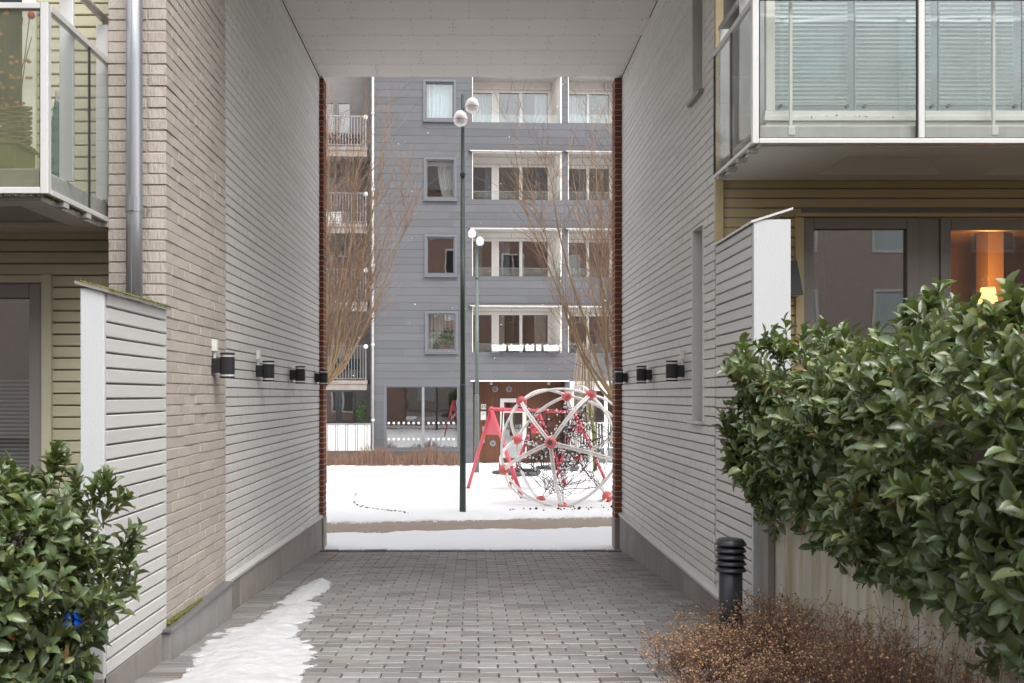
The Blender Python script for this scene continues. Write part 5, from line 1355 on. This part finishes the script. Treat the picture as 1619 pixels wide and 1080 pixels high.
# footprints: a thin dark curved track in the snow
fpm = MB(); trk = [(566,783),(560,788),(556,793),(560,799),(568,803),(580,806),(595,808),(610,810),(625,812),(640,814),(650,816)]
for (a, b_) in zip(trk[:-1], trk[1:]):
    for k in range(4):
        t = k/4+random.random()*.1; px, py = a[0]+(b_[0]-a[0])*t, a[1]+(b_[1]-a[1])*t
        y = 2335/(py-VPY-43.5); X = (px-VPX)*y/F; fpm.ball((X+random.gauss(0,.015), y+random.gauss(0,.03), zg(y)+.043), random.uniform(.012,.03), 7, 4, (1,1.5,.35))
tag(fpm.build('trampled_track', M['soil']), 'thin dark curved track trodden into the white snow', 'track', kind='stuff')

# ------------------------------------------------------------------ bare trees
def whip_tree(base, fork_z, n, spread, hmax, label, seed, lean, tw=M['twig']):
    r = random.Random(seed); t = thing('willow_tree', base, label, 'tree', 'bare willows before the block')
    x, y, z = base; tr = MB().tube([(x,y,z-.2),(x+.02,y,z+(fork_z-z)*.5),(x,y,fork_z)], [.16,.135,.14], 12).build('trunk', M['trunk'], t, True)
    limbs = MB(); twg = MB(); 
    for i in range(n):
        a = r.uniform(0, 6.28); out = r.random()**.6*spread; h = hmax*r.uniform(.5, 1)*(1-.3*(out/spread))
        dx, dy = math.cos(a)*out+lean[0]*h*.1, math.sin(a)*out*.8
        P0 = Vector((x+math.cos(a)*.08, y+math.sin(a)*.08, fork_z-.1)); pts = [P0]
        for k in range(1, 8):
            s = k/7; c = s**.75
            pts.append(P0+Vector((dx*c+r.gauss(0,.05), dy*c+r.gauss(0,.05), h*s**1.12)))
        rb_ = r.uniform(.018,.045); limbs.tube(pts, [rb_*(1-.88*k/7) for k in range(8)], 6, False)
        for q in range(r.randint(28, 38)):
            s = r.uniform(.15, .98); k = min(6, int(s*7)); p = pts[k].lerp(pts[k+1], s*7-k); tg = (pts[k+1]-pts[k]).normalized()
            dv_ = (tg+Vector((r.gauss(0,.5), r.gauss(0,.45), r.uniform(.0,.4)))).normalized(); L = r.uniform(.5, 2.0)*(1.15-s*.6)
            e = p+dv_*L; m_ = p.lerp(e,.5)+Vector((r.gauss(0,.04), r.gauss(0,.04), -.09*L)); twg.tube([p, m_, e], [.0075*(1.1-s*.5), .0052, .0026], 4, False)
            for w in range(r.randint(2, 4)):
                f0 = r.uniform(.2,.95); pp = p.lerp(e, f0); e2 = pp+(dv_+Vector((r.gauss(0,.5), r.gauss(0,.5), r.gauss(.1,.3)))).normalized()*r.uniform(.2,.8); twg.tube([pp, e2], [.0048,.0024], 3, False)
    limbs.build('limbs', M['trunk'], t, True); c = twg.build('crown', tw, t, kind='stuff')
    return t
b0 = P(507, 625, 24); whip_tree((b0[0], 24, zg(24)), 2.2, 30, 2.5, 10.2, 'leafless willow with orange brown whips beside the left passage edge', 3, (.0,0))
b1 = P(989, 625, 22); whip_tree((b1[0], 22, zg(22)), 1.6, 36, 2.9, 10.6, 'leafless willow with brown whips leaning in from the right passage edge', 8, (-.12,0))
wt_ = thing('weeping_tree', P(940, 740, 30), 'slim pale weeping tree behind the climbing sphere', 'tree')
c = P(939, 625, 30); z0 = zg(30)
MB().tube([(c[0]+.05,30,z0-.1),(c[0],30,z0+1.2),(c[0]-.2,30,z0+2.6),(c[0]-.28,30,z0+3.6)], [.07,.06,.06,.05], 8).build('trunk', M['moss'], wt_, True)
wb = MB()
for i in range(120):
    a = random.uniform(0,6.28); p = Vector((c[0]-.27, 30, z0+random.uniform(3.0,3.9))); r_ = random.uniform(.08,.42); L = random.uniform(.8,2.3)
    wb.tube([p, p+Vector((math.cos(a)*r_*.7, math.sin(a)*r_*.7, .25)), p+Vector((math.cos(a)*r_, math.sin(a)*r_, -L*.4)), p+Vector((math.cos(a)*r_*1.05, math.sin(a)*r_, -L))], [.009,.008,.006,.003], 3, False)
wb.build('crown', M['birch'], wt_, kind='stuff')

# ------------------------------------------------------------------ house across the courtyard behind the camera (seen in the panes)
op = thing('courtyard_house', (0, -20, .46), 'red brick house across the courtyard, mirrored in the near panes', 'house')
ops = []
for fl in range(5):
    for k in range(16): ops.append((-28.6+k*3.6, -27+k*3.6, 1.3+fl*2.9, 2.9+fl*2.9))
ow = MB()
for s in subtract(-31, 31, .4, 14.8, ops): ow.box(s[0], s[1], -20.3, -20, s[2], s[3])
ow.build('wall', M['opp_pale'], op)
for q in ops:
    fm = MB(); fm.box(q[0], q[1], -20.05, -19.97, q[3]-.1, q[3]); fm.box(q[0], q[1], -20.05, -19.97, q[2], q[2]+.1); fm.box(q[0], q[0]+.1, -20.049, -19.971, q[2]+.1, q[3]-.1); fm.box(q[1]-.1, q[1], -20.049, -19.971, q[2]+.1, q[3]-.1)
    w_ = fm.build('window', M['frame_white'], op); MB().box(q[0]+.1, q[1]-.1, -20.02, -20.01, q[2]+.1, q[3]-.1).build('pane', M['curtain_blue'], w_)
MB().add([(-31.5,-19.5,14.7),(31.5,-19.5,14.7),(31.5,-24,17.5),(-31.5,-24,17.5)], [(0,1,2,3)]).build('roof', M['roof'], op)

# a few falling flakes
fk = MB()
for i in range(70):
    d = random.uniform(13, 30); px, py = random.uniform(515,970), random.uniform(130,600); fk.octa(P(px,py,d), random.uniform(.006,.016)*d/22)
tag(fk.build('snowflakes', M['snow']), 'scattered white snowflakes falling before the block', 'snow', kind='stuff')
